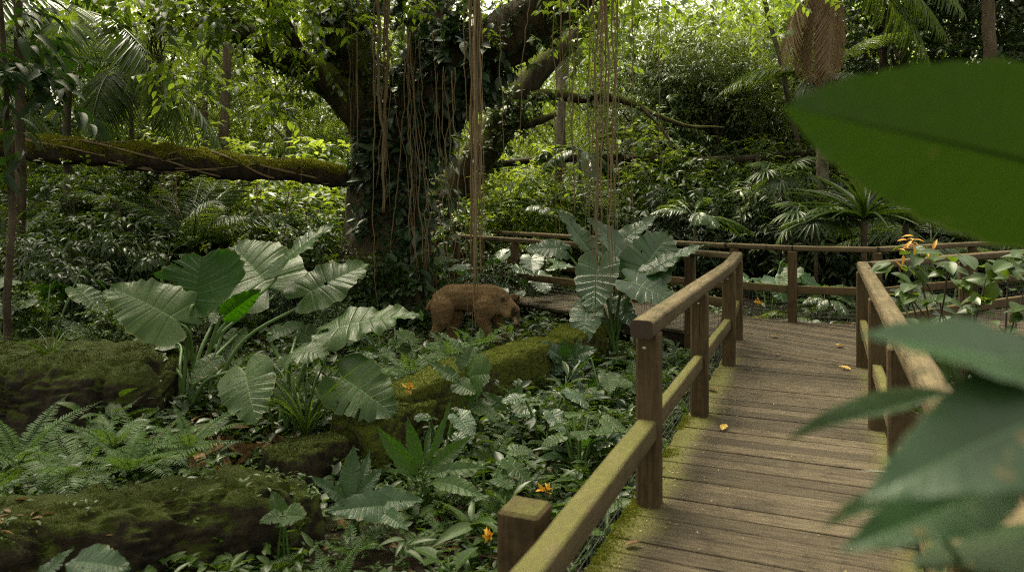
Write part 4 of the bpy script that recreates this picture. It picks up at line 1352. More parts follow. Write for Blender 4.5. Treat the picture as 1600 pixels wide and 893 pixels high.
# understory of countable young ferns
FERN_GROUP = 'small ferns growing among the ground plants'
placed = 0
while placed < 26:
    y = rng.uniform(3.6, 12); x = rng.uniform(-y * .75 - .3, left_edge(y) - .35)
    if on_deck(x, y, .3): continue
    fern('small fern growing among the low ground plants', (x, y, gz(x, y)), 6, rng.uniform(.28, .55), FERN_GROUP)
    placed += 1

# ------------------------------------------------------------------ ground cover
def ground_points(n, y0, y1, r, power=1.0, side='l'):
    out = []
    while sum(map(len, out)) < n:
        y = y0 + (y1 - y0) * r.uniform(size=4 * n) ** power
        x = r.uniform(-1, 1, 4 * n) * (y * .78 + 1.2)
        k = ~on_deck(x, y, -.02)
        if side == 'l': k &= x < left_edge(y)
        c = sines(np.c_[x, y, 0 * x], 1.3, 77)
        k &= c + r.normal(0, .4, 4 * n) > -.45
        k &= ((x + .5) / .95) ** 2 + ((y - 9.75) / .42) ** 2 > 1      # trampled ground under the bear
        out.append(np.c_[x, y][k])
    return np.concatenate(out)[:n]


cov = [('herb', 'oval', 5600, .075, .12, 2.6, 9, 6), ('herb', 'broad', 2600, .085, .16, 2.6, 11, 5), ('shrub', 'narrow', 1700, .13, .2, 2.8, 12, 7),
       ('fern', 'tiny', 3600, .045, .08, 2.6, 8, 7), ('darkleaf', 'oval', 2600, .12, .26, 5, 15, 6), ('herb', 'lance', 900, .2, .16, 3, 12, 6)]
for k, (mt, tm, n, leaf, lift, y0, y1, nl) in enumerate(cov):
    r = np.random.default_rng(900 + k)
    xy = ground_points(n, y0, y1, r, 1.0, 'l' if k != 4 else 'a')
    o = herb_patch(n, xy, LT[tm], leaf, lift, r, nl).build('ground_cover', M[mt])
    tag(o, ['small oval-leaved ground plants covering the soil left of the boardwalk', 'broad-leaved seedlings carpeting the soil left of the boardwalk', 'narrow-leaved low herbs scattered over the damp soil',
            'tiny bright leaflets close to the soil in the foreground', 'dark leafy ground cover under the shrubs further back', 'lance-leaved seedlings standing up out of the ground cover'][k], 'ground cover', kind='stuff')
r = np.random.default_rng(950)
xy = ground_points(2600, 5, 16, r, 1.0, 'a')
xy = xy[xy[:, 0] > left_edge(xy[:, 1]) + 1.2]
tag(herb_patch(len(xy), xy, LT['oval'], .12, .25, r, 7).build('ground_cover', M['darkleaf']), 'dark low leaves covering the ground right of and beyond the boardwalk', 'ground cover', kind='stuff')
r = np.random.default_rng(955)
xy = np.c_[r.uniform(-6, -1.2, 1300), r.uniform(3.8, 8.5, 1300)]
xy = xy[~((xy[:, 0] < -2.6) & (xy[:, 1] > 4.9) & (xy[:, 1] < 6.2))]
tag(herb_patch(len(xy), xy, LT['oval'], .085, .20, r, 7).build('ground_cover', M['herb']), 'leafy ground plants crowding round the two dark boulders at the left', 'ground cover', kind='stuff')
# leaf litter
r = np.random.default_rng(960)
xy = ground_points(2600, 2.6, 11, r, 1.0)
g = G(); scatter_leaves(g, LT['oval'], np.c_[xy, gh(xy[:, 0], xy[:, 1]) + .02], np.c_[r.normal(size=(len(xy), 2)), r.normal(0, .25, len(xy))], np.c_[r.normal(0, .4, (len(xy), 2)), np.ones(len(xy))], r.uniform(.05, .13, len(xy)))
tag(g.build('leaf_litter', M['dead']), 'brown fallen leaves lying between the ground plants', 'leaf litter', kind='stuff')
g = G(); r = np.random.default_rng(962); xy = ground_points(150, 2.8, 10, r)
for x, y in xy:
    d = r.normal(size=2); d = d / np.linalg.norm(d) * r.uniform(.08, .35); z = gz(x, y) + .03
    tube(g, catmull([(x - d[0], y - d[1], z), (x + r.normal(0, .02), y + r.normal(0, .02), z + r.uniform(0, .06)), (x + d[0], y + d[1], z + r.uniform(0, .05))], 6), r.uniform(.003, .008), 5)
tag(g.build('fallen_twigs', M['vine']), 'thin dry twigs lying among the ground plants', 'twigs', kind='stuff')
# withered leaves under the left clump
g = G(); n = 70; c = P(345, 668, 5.6)
pos = np.c_[c[0] + r.normal(0, .30, n), c[1] + r.normal(0, .18, n), np.zeros(n)]; pos[:, 2] = gh(pos[:, 0], pos[:, 1]) + r.uniform(.03, .22, n)
scatter_leaves(g, LT['lance'], pos, np.c_[r.normal(size=(n, 2)), r.normal(-.3, .5, n)], r.normal(size=(n, 3)) + [0, -.3, .8], r.uniform(.15, .38, n))
tag(g.build('withered_leaves', M['dead']), 'heap of withered brown leaves at the foot of the big left clump', 'dead leaves', kind='stuff')
# litter and seedlings lying on the long boulder
r = np.random.default_rng(965)
q, nq = sample(BOULDER.data, 240, .6, 9); q = q + np.array(BOULDER.location)
k = sines(q, 2.2, 14) + r.normal(0, .3, len(q)) - 1.4 * (q[:, 0] + 2.4) > .1
q = q[k]; n = len(q)
g = G(); scatter_leaves(g, LT['oval'], q + [0, 0, .012], np.c_[r.normal(size=(n, 2)), r.normal(0, .25, n)], np.c_[r.normal(0, .4, (n, 2)), np.ones(n)], r.uniform(.03, .10, n))
tag(g.build('leaf_litter', M['dead']), 'brown leaf litter scattered over the top of the long boulder', 'leaf litter', kind='stuff')
q, nq = sample(BOULDER.data, 500, .3, 10); q = q + np.array(BOULDER.location)
k = sines(q, 2.0, 15) + r.normal(0, .35, len(q)) > .25
q = q[k]; n = len(q); g = G()
for j in range(6):
    d = np.c_[r.normal(size=(n, 2)), r.uniform(.1, .9, n)]
    scatter_leaves(g, LT['oval'], q + np.c_[r.normal(0, .02, (n, 2)), r.uniform(.01, .06, n)], d, np.c_[r.normal(0, .3, (n, 2)), np.ones(n)], r.uniform(.015, .045, n))
tag(g.build('ground_cover', M['herb']), 'tiny seedlings rooted in the moss of the long boulder', 'ground cover', kind='stuff')
# single fallen leaves on the planks
def litter(px, py, mat, size, label, Y=None):
    Y = F * EYE / (py - HOR); q = P(px, py, Y)
    tm = leaf_tm(6, .55, .45, .25, -.12)
    g = G(); a = rng.uniform(0, 6.28)
    scatter_leaves(g, tm, np.zeros((1, 3)), np.array([[math.cos(a), math.sin(a), .05]]), np.array([[rng.normal(0, .25), rng.normal(0, .25), 1]]), np.array([size]))
    o = g.build('fallen_leaf', M[mat], None, (q[0], q[1], .012))
    tag(o, label, 'fallen leaf')


litter(976, 856, 'dead', .085, 'curled tan leaf on the planks at the bottom, nearest the camera')
litter(1128, 674, 'yellow', .10, 'narrow yellowish leaf on the planks right of the second tall post')
litter(1108, 608, 'dead', .12, 'brown leaf at the left plank ends below the second tall post')
litter(1212, 526, 'yellow', .13, 'bright yellow leaf near the middle of the far boardwalk')
litter(1190, 498, 'yellow', .12, 'pale leaf at the foot of the back railing')
litter(1316, 541, 'yellow', .13, 'yellow-orange leaf by the right corner post')
litter(1330, 579, 'yellow', .12, 'pale yellow leaf beside the right railing post')
litter(1215, 556, 'dead', .08, 'small dark dry leaf in the middle of the boardwalk')
g = G(); r = np.random.default_rng(970); n = 220
yy = r.uniform(2.2, 8, n); oo = np.where(r.uniform(size=n) < .65, np.abs(r.normal(0, .16, n)), r.uniform(0, 1.3, n)); q = np.stack([left_edge(yy), yy], 1) + oo[:, None] * NOR
scatter_leaves(g, LT['tiny'], np.c_[q, np.full(n, .006)], np.c_[r.normal(size=(n, 2)), np.zeros(n)], np.c_[r.normal(0, .2, (n, 2)), np.ones(n)], r.uniform(.006, .017, n))
tag(g.build('plant_debris', M['fleck']), 'tiny pale flecks of plant debris strewn on the planks', 'debris', kind='stuff')
# ------------------------------------------------------------------ the great fig tree
TY = 13.0


def pxpath(L, n):
    return catmull([P(*q) for q in L], n)


def wob(pts, a, seed):
    p = np.array(pts, float)
    return p + a * np.stack([sines(p, 1.7, seed), sines(p, 1.5, seed + 1), .4 * sines(p, 1.9, seed + 2)], 1)


def great_tree():
    c = P(612, 450, TY); c[2] = gz(c[0], c[1])
    t = thing('fig_tree', 'huge old fig tree with forked mossy trunk and hanging aerial roots', 'tree', tuple(c))
    o = np.array(t.location)
    g = G()
    p = np.vstack([pxpath([(600, 470, 13.0), (602, 330, 13.0), (608, 235, 13.0), (622, 170, 12.9)], 46)])
    tube(g, p - o, np.interp(np.linspace(0, 1, 46), [0, .2, .45, .8, 1], [.92, .66, .59, .58, .56]), 40, .10, 3, flute=7)
    g.build('trunk', M['bark'], t)
    limbs = [
        ([(625, 215, 12.9), (668, 165, 12.6), (715, 110, 12.2), (790, 60, 11.8), (880, -5, 11.4), (1010, -110, 11.0), (1150, -230, 10.6)], [.56, .52, .48, .45, .42, .36, .28], 3),
        ([(600, 205, 13.0), (562, 130, 13.1), (538, 60, 13.2), (515, -20, 13.3), (500, -140, 13.4), (520, -300, 13.5)], [.52, .48, .48, .5, .45, .4], 5),
        ([(590, 205, 12.9), (530, 140, 12.6), (470, 100, 12.4), (405, 68, 12.2), (345, 15, 12.0), (270, -70, 11.8), (150, -190, 11.5)], [.34, .28, .25, .23, .21, .18, .14], 7),
        ([(650, 160, 12.9), (668, 95, 13.1), (672, 30, 13.3), (700, -60, 13.5), (760, -180, 13.6)], [.42, .40, .38, .35, .3], 8),
        ([(515, -60, 13.0), (600, -110, 11.8), (700, -130, 10.4), (770, -125, 9.4), (900, -125, 9.1), (1000, -140, 8.9), (1120, -170, 8.7)], [.35, .26, .22, .18, .15, .12, .07], 9),
        ([(405, 68, 12.2), (330, 40, 11.6), (262, 48, 11.0), (215, 20, 10.4)], [.10, .07, .05, .02], 11),
        ([(470, 100, 12.4), (440, 30, 11.6), (380, -40, 11.0), (280, -60, 10.2)], [.14, .10, .08, .05], 12),
    ]
    for L, rr, sd in limbs:
        p = wob(pxpath(L, 44), .05, sd)
        g = G(); tube(g, p - o, np.interp(np.linspace(0, 1, 44), np.linspace(0, 1, len(rr)), rr), 22, .13, sd)
        g.build('limb', M['mossbark' if sd in (5, 7) else 'bark'], t)
    # roots fused along the trunk and spreading over the ground
    r = np.random.default_rng(31)
    for k in range(20):
        a = r.uniform(-2.75, -.35) if k < 15 else r.uniform(0, 6.28)
        rad = r.uniform(.57, .66)
        ph = a + r.normal(0, .35)
        pts = []
        for h, m in ((2.9, .90), (2.2, .95), (1.5, .97), (.8, 1.05), (.25, 1.25), (0.0, 1.75), (-.12, 2.4)):
            aa = a + (ph - a) * (2.9 - h) / 3 + r.normal(0, .05)
            q = np.array([c[0] + math.cos(aa) * rad * m, c[1] + math.sin(aa) * rad * m, 0])
            q[2] = gz(q[0], q[1]) * (h < .5) + c[2] * (h >= .5) + h
            pts.append(q)
        p = wob(catmull(pts, 34), .05, 40 + k)
        r0 = r.uniform(.04, .13)
        g = G(); tube(g, p - o, r0 * np.interp(np.linspace(0, 1, 34), [0, .6, 1], [.7, 1, .5]), 10, .22, k)
        g.build('root', M['bark' if k % 3 else 'mossbark'], t)
    # hanging aerial roots
    def strand(px0, py0, px1, py1, Y, r0, sd, amp=.03):
        a = P(px0, py0, Y); b = P(px1, py1, Y + r.normal(0, .05))
        n = 30; u = np.linspace(0, 1, n)[:, None]
        p = a + (b - a) * u
        p = p + amp * np.stack([sines(p, 2.6, sd) + .35 * sines(p, 9, sd + 5), sines(p, 2.2, sd + 1), 0 * p[:, 0]], 1) * np.sin(np.pi * (u[:, :1] * .93 + .03)) ** .4
        g = G(); tube(g, p - o, r0 * np.interp(np.linspace(0, 1, n), [0, .7, 1], [1.1, .85, .4]), 6, .15, sd)
        g.build('aerial_root', M['root' if sd % 4 else 'vine'], t)
    sd = 500
    def bundle(n, px, w, y0, y1, yj, Y, rr, amp=.03, drift=0):
        nonlocal sd
        for k in range(n):
            sd += 1
            x = px + r.normal(0, w)
            strand(x, y0 + r.uniform(-15, 15), x + r.normal(0, w * .7) + drift, y1 + r.uniform(-yj, yj), Y + r.normal(0, .10), rr * min(2.4, .85 * math.exp(r.normal(0, .45))), sd, amp)
    bundle(16, 741, 6, -95, 435, 30, 9.2, .0075, .03)
    bundle(4, 738, 16, -95, 520, 25, 9.25, .007, .05)
    bundle(13, 948, 11, -105, 420, 70, 8.9, .0078, .04)
    bundle(4, 938, 18, -105, 500, 30, 8.9, .006, .04)
    bundle(5, 882, 7, -100, 330, 50, 9.2, .0055, .04)
    bundle(8, 596, 8, -20, 300, 40, 11.7, .010, .05)
    bundle(4, 548, 9, -30, 250, 40, 11.9, .010, .04)
    bundle(8, 662, 24, 60, 480, 50, 11.7, .0062, .08, 6)
    bundle(6, 692, 14, 100, 465, 60, 11.3, .006, .09, 4)
    bundle(6, 640, 26, 40, 515, 25, 11.3, .0065, .05, 20)
    for px, y0, y1 in ((860, -110, 420), (905, -110, 300), (990, -120, 470), (1030, -130, 330), (472, 60, 330), (430, 60, 300), (652, 40, 330), (778, -100, 250), (830, -110, 240)):
        sd += 1; strand(px, y0, px + r.normal(0, 8), y1, 9.3 if px > 700 else 12.0, .006, sd, .05)
    # leaves of its own crown, hanging into the top of the picture
    def spray(centres, spread, n, leaf, tm, mat, name, down=.35, nl=9):
        g = G()
        cs = np.array([P(*q) for q in centres])
        k = r.integers(0, len(cs), n)
        q = cs[k] + r.normal(0, 1, (n, 3)) * np.array(spread)
        d = nrm(r.normal(size=(n, 3)) * [1, 1, .45] - [0, 0, down])
        side = nrm(np.cross(d, [0, 0, 1.0]) + 1e-3)
        L = leaf * 3.2
        for j in range(nl):
            u = (j + .5) / nl
            s = 1 if j % 2 else -1
            pos = q + d * L * u
            dd = nrm(d * .6 + side * s * .9 - np.array([0, 0, .25]) + r.normal(0, .25, (n, 3)))
            scatter_leaves(g, LT[tm], pos - o, dd, np.tile([0, 0, 1.0], (n, 1)) + r.normal(0, .35, (n, 3)), leaf * r.uniform(.7, 1.25, n))
        return g.build(name, M[mat], t)
    spray([(300, -20, 10), (270, -30, 10), (430, 0, 11), (400, -40, 11), (470, -10, 11.5), (500, 40, 11.6), (300, -90, 10), (480, -100, 12)], (.55, .7, .3), 130, .17, 'oval', 'canopy', 'foliage')
    spray([(300, 0, 9.6), (260, -20, 9.8), (330, 40, 10), (450, 10, 10.8), (520, -40, 11), (390, -30, 10.6), (480, 50, 11.8)], (.5, .6, .3), 90, .16, 'oval', 'shrub', 'foliage')
    spray([(310, 110, 11), (345, 120, 11.2), (285, 120, 10.8), (420, 150, 11.6), (470, 150, 12)], (.22, .35, .10), 40, .17, 'oval', 'canopy', 'foliage')
    spray([(690, -60, 13), (800, -70, 11), (900, -60, 10), (1000, -80, 10), (860, 20, 11.5), (930, 40, 10.5), (1040, -20, 10), (780, -90, 9.5)], (.7, .8, .25), 210, .15, 'oval', 'canopy', 'foliage')
    spray([(560, -200, 13), (400, -250, 12), (700, -260, 12), (250, -260, 11), (850, -280, 11), (1000, -280, 10), (600, -330, 10)], (1.2, 1.4, .5), 260, .2, 'lance', 'canopy', 'foliage')
    spray([(950, 0, 12), (1050, -10, 12), (1150, 10, 12.4), (1230, -20, 12.4), (880, -10, 12), (700, 10, 12), (620, -20, 12)], (.7, .7, .28), 170, .14, 'oval', 'canopy', 'foliage')
    spray([(70, -20, 9.5), (150, -25, 9.8), (220, -15, 10), (300, -10, 10), (380, -10, 10.6), (120, -60, 9.6)], (.5, .6, .22), 75, .16, 'oval', 'shrub', 'foliage')
    # crown foliage added overhead, unseen above the picture, to shade the left foreground
    g = G(); n = 520
    q = np.c_[r.uniform(-7.5, -1.0, n), r.uniform(1.0, 9.0, n), r.uniform(5.2, 7.0, n)]
    q = q[sines(q, .9, 4) > -.25]; n = len(q)
    for j in range(8):
        d = nrm(r.normal(size=(n, 3)) * [1, 1, .4])
        scatter_leaves(g, LT['oval'], q + r.normal(0, .25, (n, 3)) - o, d, np.tile([0, 0, 1.0], (n, 1)) + r.normal(0, .3, (n, 3)), .26 * r.uniform(.7, 1.25, n))
    g.build('foliage', M['canopy'], t)
    g = G(); pt = catmull([P(270, -70, 11.8), (-4.6, 9.5, 6.0), (-3.8, 6, 6.2), (-3.2, 2.5, 6.3)], 30); tube(g, pt - o, np.linspace(.16, .04, 30), 10, .1, 5)  # unseen limb added to carry the overhead shading foliage
    g.build('limb', M['bark'], t)
    # bunch of withered twigs hanging below the left limb
    g = G()
    for k in range(26):
        a = P(245 + r.normal(0, 9), 40 + r.uniform(0, 20), 10.9); b = P(244 + r.normal(0, 10), r.uniform(70, 190), 10.9)
        p = wob(catmull([a, (a + b) / 2 + r.normal(0, .04, 3), b], 14), .05, 700 + k)
        tube(g, p - o, np.linspace(.007, .004, 14), 5)
    g.build('dead_twigs', M['twig'], t)
    return t


FIG = great_tree()


def climber(label, path, n, leaf, rad, tm, mat, seed, nl=6, front=True, cat='climbing plant', spread=.18):
    """leafy plant clinging along a line in the world"""
    r = np.random.default_rng(seed)
    p = np.asarray(path, float)
    t = thing('climbing_plant', label, cat, tuple(p[0]))
    u = r.uniform(0, len(p) - 1.001, n); i = u.astype(int)
    q = p[i] + (p[i + 1] - p[i]) * (u - i)[:, None]
    a = r.uniform(-PI, 0, n) if front else r.uniform(-PI, PI, n)
    tan = nrm(p[np.minimum(i + 1, len(p) - 1)] - p[i])
    s = nrm(np.cross(tan, [0, 1.0, 0])); b = nrm(np.cross(tan, s))
    # outward directions facing the viewer's side (-Y) most of the time
    out = nrm(s * np.cos(a)[:, None] + np.array([0, -1.0, 0]) * np.abs(np.sin(a))[:, None] + r.normal(0, .2, (n, 3)))
    q = q + out * rad * r.uniform(.85, 1.15, n)[:, None]
    g = G()
    stem = nrm(out + r.normal(0, .5, (n, 3)) - [0, 0, .2])
    for j in range(nl):
        az = r.normal(size=(n, 3))
        d = nrm(stem * .5 + az * .8 + out * .45 - [0, 0, .35])
        pos = q + stem * leaf * 1.0 * j / nl + r.normal(0, spread * leaf, (n, 3))
        nn = out * .6 + np.array([0, -.2, .9]) + r.normal(0, .35, (n, 3))
        scatter_leaves(g, LT[tm], pos - p[0], d, nn, leaf * r.uniform(.6, 1.25, n))
    g.build('foliage', M[mat], t)
    return t


limb_right = pxpath([(622, 235, 12.9), (650, 170, 12.7), (700, 115, 12.3), (770, 70, 11.9)], 12)
climber('grey-green broad-leaved climber covering the fork of the great fig tree', limb_right, 150, .25, .52, 'oval', 'epi', 1, 7)
climber('leafy climber hanging down the middle of the fig trunk', pxpath([(650, 190, 12.9), (630, 240, 12.8), (622, 300, 12.8), (615, 350, 12.8)], 10), 85, .24, .56, 'oval', 'epi', 2, 6)
climber('leafy climber along the long mossy limb reaching to the upper left', pxpath([(560, 165, 12.8), (470, 100, 12.4), (405, 68, 12.2), (345, 15, 12)], 10), 130, .10, .27, 'oval', 'shrub', 14, 5)
climber('leafy climber on the upright left limb of the fig tree', pxpath([(575, 150, 13), (545, 70, 13.1), (520, -10, 13.2)], 8), 60, .2, .5, 'oval', 'darkleaf', 3, 6)
climber('small-leaved creeper wrapped round the fig trunk', pxpath([(600, 380, 13), (605, 280, 13), (615, 200, 13)], 10), 200, .075, .61, 'oval', 'darkleaf', 4, 5)
climber('small-leaved creeper along the underside of the right limb', pxpath([(690, 140, 12.4), (760, 85, 12), (880, 0, 11.4)], 10), 300, .085, .46, 'oval', 'darkleaf', 5, 5)
climber('tuft of broad leaves perched high on the fork near the top edge', pxpath([(600, 60, 12.9), (660, 20, 12.8), (720, 5, 12.4)], 8), 70, .24, .55, 'oval', 'epi', 6, 7)
climber('broad-leaved climber scattered down the right side of the fig trunk', pxpath([(660, 210, 12.6), (655, 290, 12.5), (650, 370, 12.4), (640, 420, 12.3)], 10), 70, .22, .42, 'oval', 'epi', 16, 6)
climber('climber at the foot of the fig tree among the root strands', pxpath([(560, 430, 11.8), (620, 460, 11.6), (690, 455, 11.4)], 8), 80, .2, .35, 'oval', 'darkleaf', 8, 6)

climber('leafy creeper trailing along the fence beam', [(*(fa + fd * x - fn * 0.0), ftop(x)) for x in np.linspace(5.5, 13.5, 14)], 130, .12, .10, 'oval', 'shrub', 12, 5)
# ------------------------------------------------------------------ leaning mossy tree
def leaning_tree():
    c = P(660, 440, 16); c[2] = gz(c[0], c[1])
    t = thing('leaning_tree', 'slanting mossy trunk with a horizontal branch right of the fig tree', 'tree', tuple(c))
    o = c
    for L, rr, nm, mt in (
        ([(655, 450, 16), (690, 330, 16), (740, 255, 16), (785, 190, 15.9), (815, 140, 15.8), (860, 90, 15.8), (930, 30, 15.8), (1000, -60, 15.8)], [.5, .42, .40, .37, .30, .24, .18, .12], 'trunk', 'mossbark'),
        ([(808, 155, 15.8), (850, 148, 15.6), (900, 154, 15.5), (950, 152, 15.4), (990, 163, 15.3), (1025, 182, 15.2), (1070, 196, 15.1), (1130, 200, 15)], [.15, .12, .10, .09, .075, .06, .04, .015], 'branch', 'mossbark'),
        ([(795, 180, 15.9), (815, 192, 15.6), (840, 190, 15.5), (870, 178, 15.3)], [.14, .12, .10, .05], 'branch', 'mossbark'),
        ([(1000, 168, 15.2), (1035, 205, 15.0), (1050, 232, 14.9)], [.04, .03, .01], 'branch', 'bark')):
        p = wob(pxpath(L, 40), .07, len(L) + int(rr[0] * 100))
        g = G(); tube(g, p - o, np.interp(np.linspace(0, 1, 40), np.linspace(0, 1, len(rr)), rr), 16, .16, 3)
        g.build(nm, M[mt], t)
    return t


leaning_tree()
climber('leafy epiphytes along the horizontal branch of the slanting tree', pxpath([(830, 150, 15.6), (900, 152, 15.5), (960, 154, 15.4), (1040, 186, 15.2)], 8), 90, .11, .12, 'oval', 'canopy', 19, 5)
climber('small ferny climber on the slanting mossy trunk', pxpath([(740, 262, 15.9), (790, 195, 15.8), (820, 150, 15.7)], 8), 140, .12, .38, 'oval', 'shrub', 9, 5)

# ------------------------------------------------------------------ fallen mossy trunk
def fallen_trunk():
    pts = pxpath([(-520, 420, 12.6), (-430, 300, 12.4), (-250, 215, 12.2), (-40, 222, 11.9), (110, 236, 11.8), (220, 246, 11.8), (320, 256, 11.9), (420, 266, 12.1), (545, 276, 12.6)], 90)
    pts[0, 2] = gz(*pts[0, :2])
    t = thing('mossy_log', 'thick moss-topped trunk lying level across the left background into the fig tree', 'log', tuple(pts[0]))
    o = pts[0]
    p = wob(pts, .10, 4)
    rr = np.interp(np.linspace(0, 1, 90), [0, .4, .8, 1], [.27, .205, .20, .16])
    g = G(); tube(g, p - o, rr * (1 + .14 * np.sin(np.linspace(0, 31, 90)) * np.sin(np.linspace(2, 12, 90))), 26, .24, 8)
    b = g.build('trunk', M['logbark'], t)
    q, nq = sample(b.data, 60000, .1, 5)
    k = sines(q, 2.5, 5) * .6 + .5 * sines(q, 9, 6) + nq[:, 2] * 1.0 > .0
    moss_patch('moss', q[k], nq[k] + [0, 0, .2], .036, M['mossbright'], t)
    r = np.random.default_rng(8)
    for k in range(20):
        a = r.uniform(.33, .92); L = r.uniform(.06, .26)
        u = np.linspace(a, min(a + L, .99), 26)
        cen = np.stack([np.interp(u, np.linspace(0, 1, 90), p[:, i]) for i in range(3)], 1)
        th = r.uniform(0, 6.28) + np.linspace(0, r.uniform(-3.5, 3.5), 26)
        rad = np.interp(u, np.linspace(0, 1, 90), rr) * 1.09
        v = cen + np.stack([0 * th, np.cos(th) * rad, np.sin(th) * rad], 1)
        g = G(); tube(g, wob(v, .03, k) - o, r.uniform(.009, .019), 6, .15, k)
        g.build('vine', M['vine'], t)
    for k in range(16):   # rootlets hanging from its underside
        x = r.uniform(.38, .95)
        cen = np.array([np.interp(x, np.linspace(0, 1, 90), p[:, i]) for i in range(3)]) - [0, .1, .22]
        L = r.uniform(.3, 1.3)
        v = cen + np.linspace(0, 1, 14)[:, None] * np.array([r.normal(0, .1), r.normal(0, .05), -L])
        g = G(); tube(g, wob(v, .04, k + 50) - o, r.uniform(.005, .010), 5, .1, k)
        g.build('rootlet', M['vine'], t)
    return t


fallen_trunk()

# ------------------------------------------------------------------ background trees and shrubs
def crown_mesh(name, lobes, nspr, nl, leaf, tm, mat, seed, down=.25, shell=.45, clump=1.0, twig=2.6):
    """uneven crown: sprays of leaves in and around several lobes, with gaps"""
    r = np.random.default_rng(seed)
    c = np.array([l[:3] for l in lobes]); rad = np.array([l[3:] for l in lobes])
    wgt = rad.prod(1) ** .72; k = r.choice(len(c), nspr * 2, p=wgt / wgt.sum())
    d = rnd_dirs(len(k), r)
    q = c[k] + d * rad[k] * 1.08 * (shell + (1 - shell) * r.uniform(size=(len(k), 1)) ** .6)
    n3 = sines(q, 1.1 * clump, seed) + .6 * sines(q, 2.6 * clump, seed + 1)
    keep = n3 + r.normal(0, .2, len(k)) > .05
    q, d = q[keep][:nspr], d[keep][:nspr]
    n = len(q)
    ax = nrm(d * [1, 1, .5] + r.normal(0, .55, (n, 3)) - [0, 0, down])
    side = nrm(np.cross(ax, [0, 0, 1.0]) + 1e-3)
    g = G()
    for j in range(nl):
        u = (j + .5) / nl; s = 1 if j % 2 else -1
        pos = q + ax * leaf * twig * u + r.normal(0, .12 * leaf, (n, 3))
        dd = nrm(ax * .65 + side * s * .85 - np.array([0, 0, .22]) + r.normal(0, .28, (n, 3)))
        nn = np.array([0, 0, 1.0]) + r.normal(0, .38, (n, 3)) + d * .25
        scatter_leaves(g, LT[tm], pos, dd, nn, leaf * r.uniform(.65, 1.25, n))
    return g.mesh(name, M[mat])


def trunk_mesh(name, H, r0, seed, mat, lobes=None, lean=.3):
    r = np.random.default_rng(seed)
    g = G()
    top = np.array([r.normal(0, lean), r.normal(0, lean), H])
    mid = top * .5 + np.array([r.normal(0, lean * .6), r.normal(0, lean * .6), 0])
    p = catmull([(0, 0, -.2), mid * .5, mid, top], 28)
    tube(g, p, np.linspace(r0, r0 * .35, 28), 10, .14, seed)
    for l in (lobes or []):
        z = max(.2 * H, min(l[2] * .72, H * .92))
        a = np.array([np.interp(z, p[:, 2], p[:, i]) for i in range(3)])
        b = np.array(l[:3])
        c = (a + b) / 2 + r.normal(0, .15, 3)
        q = catmull([a, c, b], 14)
        tube(g, q, np.linspace(r0 * .42, r0 * .08, 14), 6, .12, seed)
    return g.mesh(name, M[mat])


def lobes_of(seed, n, H, z0, rad, R):
    r = np.random.default_rng(seed)
    out = []
    for k in range(n):
        z = z0 + (H - z0) * (k + r.uniform(0, 1)) / n
        w = R * (1 - .5 * ((z - z0) / (H - z0)) ** 2)
        a = k * 2.4 + r.normal(0, .4); m = w * r.uniform(.3, .95)
        s = rad * r.uniform(.7, 1.25)
        out.append((m * math.cos(a), m * math.sin(a), z, s * 1.15, s * 1.15, s * .8))
    return out


PROTO = {}


def make_proto(key, name, cat, H, z0, nl_, rad, R, nspr, nl, leaf, tm, mat, trunk, r0, seed, **kw):
    lb = lobes_of(seed, nl_, H, z0, rad, R)
    PROTO[key] = (name, cat, crown_mesh('crown', lb, nspr, nl, leaf, tm, mat, seed, **kw), trunk_mesh('trunk', H * .85, r0, seed, trunk, lb, .25 * H / 10))


make_proto('tall', 'broadleaf_tree', 'tree', 12, 2.5, 16, 1.5, 2.9, 1500, 9, .16, 'oval', 'canopy', 'fartrunk', .24, 1)
make_proto('tall2', 'broadleaf_tree', 'tree', 13, 4, 14, 1.6, 3.0, 1300, 9, .18, 'lance', 'canopy', 'fartrunk', .26, 2)
make_proto('sunny', 'sunlit_leaved_tree', 'tree', 8.5, 1.0, 14, 1.25, 2.3, 1250, 9, .17, 'lance', 'sunny', 'palebark', .14, 3)
make_proto('sunny2', 'sunlit_leaved_tree', 'tree', 10, 2.0, 13, 1.4, 2.4, 1200, 8, .20, 'oval', 'sunny', 'fartrunk', .16, 4)
make_proto('laurel', 'laurel_tree', 'tree', 7.5, 1.2, 14, 1.15, 2.2, 950, 9, .22, 'narrow', 'grey', 'fartrunk', .13, 5, down=.45)
make_proto('dark', 'dark_leaved_tree', 'tree', 10, 2.5, 14, 1.4, 2.6, 1200, 8, .20, 'oval', 'darkleaf', 'bark', .2, 6)
make_proto('shrubdark', 'dark_shrub', 'shrub', 2.0, .2, 9, .45, .75, 330, 8, .16, 'lance', 'darkleaf', 'twig', .04, 7)
make_proto('shrub', 'leafy_shrub', 'shrub', 2.2, .2, 9, .5, .8, 520, 8, .12, 'oval', 'shrub', 'twig', .04, 8)
make_proto('shrubgrey', 'grey_green_shrub', 'shrub', 2.4, .2, 9, .5, .8, 300, 8, .22, 'narrow', 'grey', 'twig', .04, 9, down=.4)
make_proto('shrubsun', 'sunlit_green_shrub', 'shrub', 2.4, .2, 9, .55, .85, 420, 8, .15, 'oval', 'sunny', 'twig', .04, 10)


def plant(key, px, Y, s, label, group, rz=None, dz=0.0, X=None):
    name, cat, cm, tmesh = PROTO[key]
    x = (px - 800) / F * Y if X is None else X
    t = thing(name, label, cat, (x, Y, gz(x, Y) + dz), group, rng.uniform(0, 6.28) if rz is None else rz)
    link('trunk' if cat == 'tree' else 'stem', tmesh, t); link('crown' if cat == 'tree' else 'foliage', cm, t)
    t.scale = (s * rng.uniform(.9, 1.1), s * rng.uniform(.9, 1.1), s * rng.uniform(.92, 1.08))
    return t


